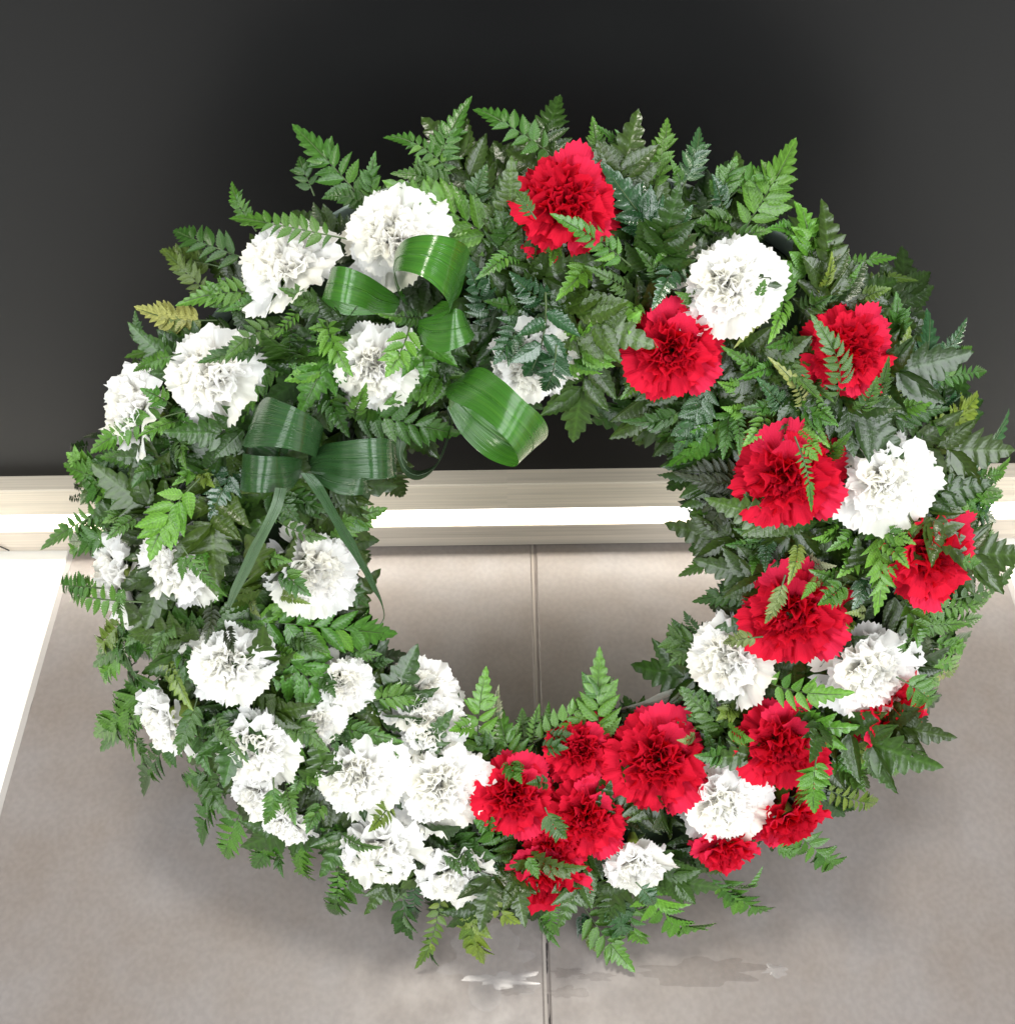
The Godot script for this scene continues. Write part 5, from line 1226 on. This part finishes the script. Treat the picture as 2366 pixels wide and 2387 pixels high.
	frond("glossy bluish fern frond below the drooping white bottom carnation, slanting down rightward", Vector3(0.0638, -0.1895, 0.1120), Vector3(0.0780, -0.2138, 0.1093), 0.0163, 4)
	frond("mid green fern frond below the white carnation turned sideways, slanting down leftward", Vector3(-0.2270, -0.0132, 0.0673), Vector3(-0.3110, -0.0664, 0.0344), 0.0325, 1)
	frond("long green fern frond beside the white carnation facing the floor, slanting down leftward", Vector3(-0.2558, -0.0523, 0.0542), Vector3(-0.3191, -0.1426, 0.0294), 0.0303, 1)
	frond("dark green fern frond below the white carnation facing the floor, slanting down leftward", Vector3(-0.2286, -0.0806, 0.0631), Vector3(-0.2947, -0.1825, 0.0281), 0.0326, 0)
	frond("long green fern frond beside the cream carnation at the rim, hanging straight down", Vector3(-0.2123, -0.1244, 0.0617), Vector3(-0.2550, -0.2271, 0.0306), 0.0315, 1)
	frond("mid green fern frond lying over the white carnation turned sideways, pointing leftward", Vector3(-0.2384, 0.0250, 0.1060), Vector3(-0.3047, 0.0062, 0.0471), 0.0222, 1)
	frond("long green fern frond beside the lowest rim white carnation, slanting down leftward", Vector3(-0.1792, -0.1540, 0.0651), Vector3(-0.2198, -0.2533, 0.0272), 0.0338, 1)
	frond("dark green fern frond beside the round bottom white carnation, slanting down leftward", Vector3(-0.1308, -0.2176, 0.0582), Vector3(-0.1626, -0.2927, 0.0360), 0.0308, 0)
	frond("bright green fern frond below the red carnation behind curled white, slanting down rightward", Vector3(0.2080, -0.1143, 0.0648), Vector3(0.2693, -0.1652, 0.0303), 0.0290, 2)
	frond("mid green fern frond below the low outer red carnation, slanting down rightward", Vector3(0.1719, -0.1838, 0.0592), Vector3(0.2344, -0.2608, 0.0269), 0.0305, 1)
	frond("long green fern frond below the red carnation under white, slanting down rightward", Vector3(0.1332, -0.2426, 0.0425), Vector3(0.1855, -0.2933, 0.0368), 0.0313, 1)
	frond("mid green fern frond above the red carnation behind curled white, pointing rightward", Vector3(0.2212, -0.0491, 0.0675), Vector3(0.2717, -0.0721, 0.0599), 0.0272, 1)
	frond("bright green fern frond below the cream carnation at the rim, hanging straight down", Vector3(-0.2095, -0.1686, 0.0490), Vector3(-0.2409, -0.2467, 0.0246), 0.0305, 2)
	frond("long green fern frond above the white carnation turned sideways, pointing leftward", Vector3(-0.2428, 0.0549, 0.0605), Vector3(-0.3128, 0.0283, 0.0264), 0.0263, 1)
	frond("medium green fern frond below the white carnation on the outer rim, pointing leftward", Vector3(-0.2554, 0.0770, 0.0505), Vector3(-0.3047, 0.0838, 0.0277), 0.0259, 1)
	# the smallest sprigs, past three hundred, as one mass
	rng.seed = 99
	var sts := {}
	sprig(sts, Vector3(-0.2398, 0.1585, 0.0302), Vector3(-0.2410, 0.1816, 0.0292), 0.0105, 0)
	sprig(sts, Vector3(0.0787, 0.2528, 0.0519), Vector3(0.0698, 0.2676, 0.0706), 0.0087, 1)
	sprig(sts, Vector3(0.0883, 0.1879, 0.0699), Vector3(0.0710, 0.2026, 0.1007), 0.0132, 1)
	sprig(sts, Vector3(0.0758, 0.2231, 0.0653), Vector3(0.0603, 0.2183, 0.0959), 0.0122, 1)
	sprig(sts, Vector3(0.1700, 0.1925, 0.0567), Vector3(0.1796, 0.2115, 0.0664), 0.0076, 1)
	sprig(sts, Vector3(0.2041, 0.1643, 0.0537), Vector3(0.2046, 0.1793, 0.0731), 0.0115, 1)
	sprig(sts, Vector3(0.1127, 0.2010, 0.1086), Vector3(0.1165, 0.2107, 0.1056), 0.0069, 1)
	sprig(sts, Vector3(0.1195, 0.1274, 0.0669), Vector3(0.1030, 0.1344, 0.0876), 0.0116, 2)
	sprig(sts, Vector3(0.1473, 0.1215, 0.0875), Vector3(0.1539, 0.1156, 0.1145), 0.0092, 2)
	sprig(sts, Vector3(0.1414, 0.1210, 0.1110), Vector3(0.1526, 0.1110, 0.1141), 0.0079, 2)
	sprig(sts, Vector3(0.2416, 0.1204, 0.0482), Vector3(0.2460, 0.1332, 0.0619), 0.0149, 4)
	sprig(sts, Vector3(0.2244, 0.1323, 0.0545), Vector3(0.2321, 0.1404, 0.0692), 0.0138, 4)
	sprig(sts, Vector3(0.2477, 0.0726, 0.0560), Vector3(0.2476, 0.0996, 0.0722), 0.0109, 1)
	sprig(sts, Vector3(0.2105, 0.1257, 0.0620), Vector3(0.1939, 0.1411, 0.0896), 0.0096, 3)
	sprig(sts, Vector3(0.2360, 0.1134, 0.0538), Vector3(0.2326, 0.1153, 0.0809), 0.0164, 1)
	sprig(sts, Vector3(0.2453, 0.0420, 0.1025), Vector3(0.2623, 0.0398, 0.0969), 0.0100, 1)
	sprig(sts, Vector3(0.1826, 0.0504, 0.0694), Vector3(0.1605, 0.0545, 0.0948), 0.0125, 2)
	sprig(sts, Vector3(0.1671, 0.0267, 0.0655), Vector3(0.1757, 0.0357, 0.0943), 0.0136, 8)
	sprig(sts, Vector3(0.2156, 0.0608, 0.0860), Vector3(0.2131, 0.0676, 0.1135), 0.0086, 2)
	sprig(sts, Vector3(0.1696, 0.0249, 0.0841), Vector3(0.1539, 0.0214, 0.1069), 0.0075, 3)
	sprig(sts, Vector3(0.2330, -0.0146, 0.0839), Vector3(0.2140, -0.0094, 0.1137), 0.0139, 1)
	sprig(sts, Vector3(0.2060, -0.0108, 0.0699), Vector3(0.1848, 0.0066, 0.0985), 0.0103, 5)
	sprig(sts, Vector3(0.1982, -0.0132, 0.0700), Vector3(0.1855, -0.0105, 0.0987), 0.0113, 3)
	sprig(sts, Vector3(0.1386, 0.0308, 0.0536), Vector3(0.1305, 0.0230, 0.0784), 0.0098, 1)
	sprig(sts, Vector3(0.1534, 0.0329, 0.0612), Vector3(0.1402, 0.0317, 0.0860), 0.0127, 4)
	sprig(sts, Vector3(0.1302, -0.0091, 0.0454), Vector3(0.1087, -0.0038, 0.0474), 0.0103, 0)
	sprig(sts, Vector3(0.1366, 0.0018, 0.0501), Vector3(0.1182, 0.0117, 0.0576), 0.0132, 0)
	sprig(sts, Vector3(0.1105, -0.0446, 0.0337), Vector3(0.0991, -0.0299, 0.0266), 0.0099, 0)
	sprig(sts, Vector3(0.1072, -0.0497, 0.0324), Vector3(0.0910, -0.0356, 0.0267), 0.0099, 0)
	sprig(sts, Vector3(0.1093, -0.0517, 0.0358), Vector3(0.0886, -0.0434, 0.0264), 0.0124, 0)
	sprig(sts, Vector3(0.1604, 0.0340, 0.1059), Vector3(0.1536, 0.0212, 0.1067), 0.0064, 2)
	sprig(sts, Vector3(0.1716, -0.1304, 0.0873), Vector3(0.1677, -0.1273, 0.1117), 0.0135, 3)
	sprig(sts, Vector3(0.1516, -0.1593, 0.1107), Vector3(0.1774, -0.1720, 0.1032), 0.0104, 1)
	sprig(sts, Vector3(0.1502, -0.2790, 0.0113), Vector3(0.1585, -0.2118, 0.0777), 0.0122, 1)
	sprig(sts, Vector3(0.1326, -0.0837, 0.0612), Vector3(0.1164, -0.0829, 0.0782), 0.0161, 3)
	sprig(sts, Vector3(0.1240, -0.0889, 0.0773), Vector3(0.1339, -0.0805, 0.1055), 0.0145, 2)
	sprig(sts, Vector3(0.1044, -0.0979, 0.0723), Vector3(0.0894, -0.0908, 0.0901), 0.0095, 5)
	sprig(sts, Vector3(0.2030, -0.0981, 0.0677), Vector3(0.1905, -0.0993, 0.0911), 0.0160, 2)
	sprig(sts, Vector3(-0.2806, 0.0942, 0.0142), Vector3(-0.2839, 0.1043, 0.0339), 0.0102, 0)
	sprig(sts, Vector3(-0.2903, 0.0875, 0.0040), Vector3(-0.2926, 0.0991, 0.0358), 0.0103, 0)
	sprig(sts, Vector3(-0.2771, 0.0791, 0.0292), Vector3(-0.2941, 0.0749, 0.0282), 0.0112, 1)
	sprig(sts, Vector3(-0.3012, 0.0562, 0.0040), Vector3(-0.2947, 0.0712, 0.0357), 0.0070, 0)
	sprig(sts, Vector3(-0.3001, 0.0510, 0.0040), Vector3(-0.3014, 0.0622, 0.0318), 0.0070, 0)
	sprig(sts, Vector3(-0.2699, 0.0591, 0.0609), Vector3(-0.2592, 0.0580, 0.0945), 0.0086, 1)
	sprig(sts, Vector3(-0.2051, 0.0934, 0.0677), Vector3(-0.1886, 0.0920, 0.0926), 0.0142, 3)
	sprig(sts, Vector3(-0.2046, 0.0599, 0.1115), Vector3(-0.2085, 0.0410, 0.1119), 0.0076, 1)
	sprig(sts, Vector3(-0.2660, 0.0283, 0.0920), Vector3(-0.2870, 0.0277, 0.0720), 0.0114, 1)
	sprig(sts, Vector3(-0.1627, 0.0168, 0.0817), Vector3(-0.1384, 0.0159, 0.0950), 0.0087, 3)
	sprig(sts, Vector3(-0.1161, -0.0592, 0.0452), Vector3(-0.0966, -0.0534, 0.0485), 0.0109, 0)
	sprig(sts, Vector3(-0.1732, -0.0317, 0.0672), Vector3(-0.1493, -0.0290, 0.0830), 0.0129, 2)
	sprig(sts, Vector3(-0.1931, 0.0220, 0.0698), Vector3(-0.1961, 0.0187, 0.0961), 0.0124, 1)
	sprig(sts, Vector3(-0.1928, -0.0077, 0.0697), Vector3(-0.1616, 0.0042, 0.0897), 0.0101, 1)
	sprig(sts, Vector3(-0.1805, 0.0066, 0.0681), Vector3(-0.1701, 0.0079, 0.0952), 0.0075, 5)
	sprig(sts, Vector3(-0.1941, -0.0038, 0.0877), Vector3(-0.1847, -0.0086, 0.1108), 0.0107, 7)
	sprig(sts, Vector3(-0.2450, 0.0367, 0.1030), Vector3(-0.2515, 0.0010, 0.1024), 0.0079, 1)
	sprig(sts, Vector3(-0.2253, -0.0300, 0.0673), Vector3(-0.2276, -0.0287, 0.0923), 0.0111, 1)
	sprig(sts, Vector3(-0.1407, -0.0464, 0.0752), Vector3(-0.1295, -0.0512, 0.0939), 0.0140, 0)
	sprig(sts, Vector3(-0.1757, -0.0644, 0.0691), Vector3(-0.1673, -0.0662, 0.0933), 0.0130, 2)
	sprig(sts, Vector3(-0.1652, -0.0685, 0.0678), Vector3(-0.1617, -0.0706, 0.0882), 0.0123, 3)
	sprig(sts, Vector3(-0.1585, -0.1209, 0.0700), Vector3(-0.1558, -0.0946, 0.0893), 0.0134, 2)
	sprig(sts, Vector3(-0.1307, -0.0725, 0.0999), Vector3(-0.1287, -0.0859, 0.1050), 0.0084, 0)
	sprig(sts, Vector3(-0.1287, -0.0875, 0.0787), Vector3(-0.1185, -0.0892, 0.1020), 0.0092, 0)
	sprig(sts, Vector3(-0.1520, -0.1884, 0.0632), Vector3(-0.1328, -0.1900, 0.0982), 0.0112, 2)
	sprig(sts, Vector3(-0.0979, -0.1072, 0.0556), Vector3(-0.0934, -0.1061, 0.0833), 0.0136, 1)
	sprig(sts, Vector3(-0.0448, -0.1065, 0.0467), Vector3(-0.0596, -0.0963, 0.0671), 0.0165, 2)
	sprig(sts, Vector3(0.0051, -0.1238, 0.0391), Vector3(0.0077, -0.0994, 0.0293), 0.0115, 1)
	sprig(sts, Vector3(0.0066, -0.1167, 0.0487), Vector3(0.0229, -0.1065, 0.0585), 0.0141, 0)
	sprig(sts, Vector3(0.0020, -0.1215, 0.0545), Vector3(0.0191, -0.1120, 0.0677), 0.0149, 0)
	sprig(sts, Vector3(-0.0204, -0.1256, 0.0605), Vector3(-0.0123, -0.1265, 0.0846), 0.0180, 1)
	sprig(sts, Vector3(0.0064, -0.1396, 0.0703), Vector3(-0.0089, -0.1275, 0.0853), 0.0114, 0)
	sprig(sts, Vector3(-0.0115, -0.1690, 0.1076), Vector3(-0.0017, -0.1850, 0.1126), 0.0104, 1)
	sprig(sts, Vector3(-0.0853, -0.2979, 0.0439), Vector3(-0.0764, -0.3109, 0.0675), 0.0110, 0)
	sprig(sts, Vector3(0.0335, -0.2912, 0.0323), Vector3(0.0347, -0.3008, 0.0521), 0.0182, 4)
	var m := ArrayMesh.new()
	var n := 0
	for tone in sts:
		sts[tone].commit(m)
		m.surface_set_material(n, leaf_mats[tone][n % 3])
		n += 1
	var o := MeshInstance3D.new()
	o.name = "fern_foliage_sprigs"
	o.name = numbered("fern_foliage")
	o.mesh = m
	add_child(o)
	tag(o, "scattered tiny fern sprigs between the larger fronds", "foliage", "", "stuff")
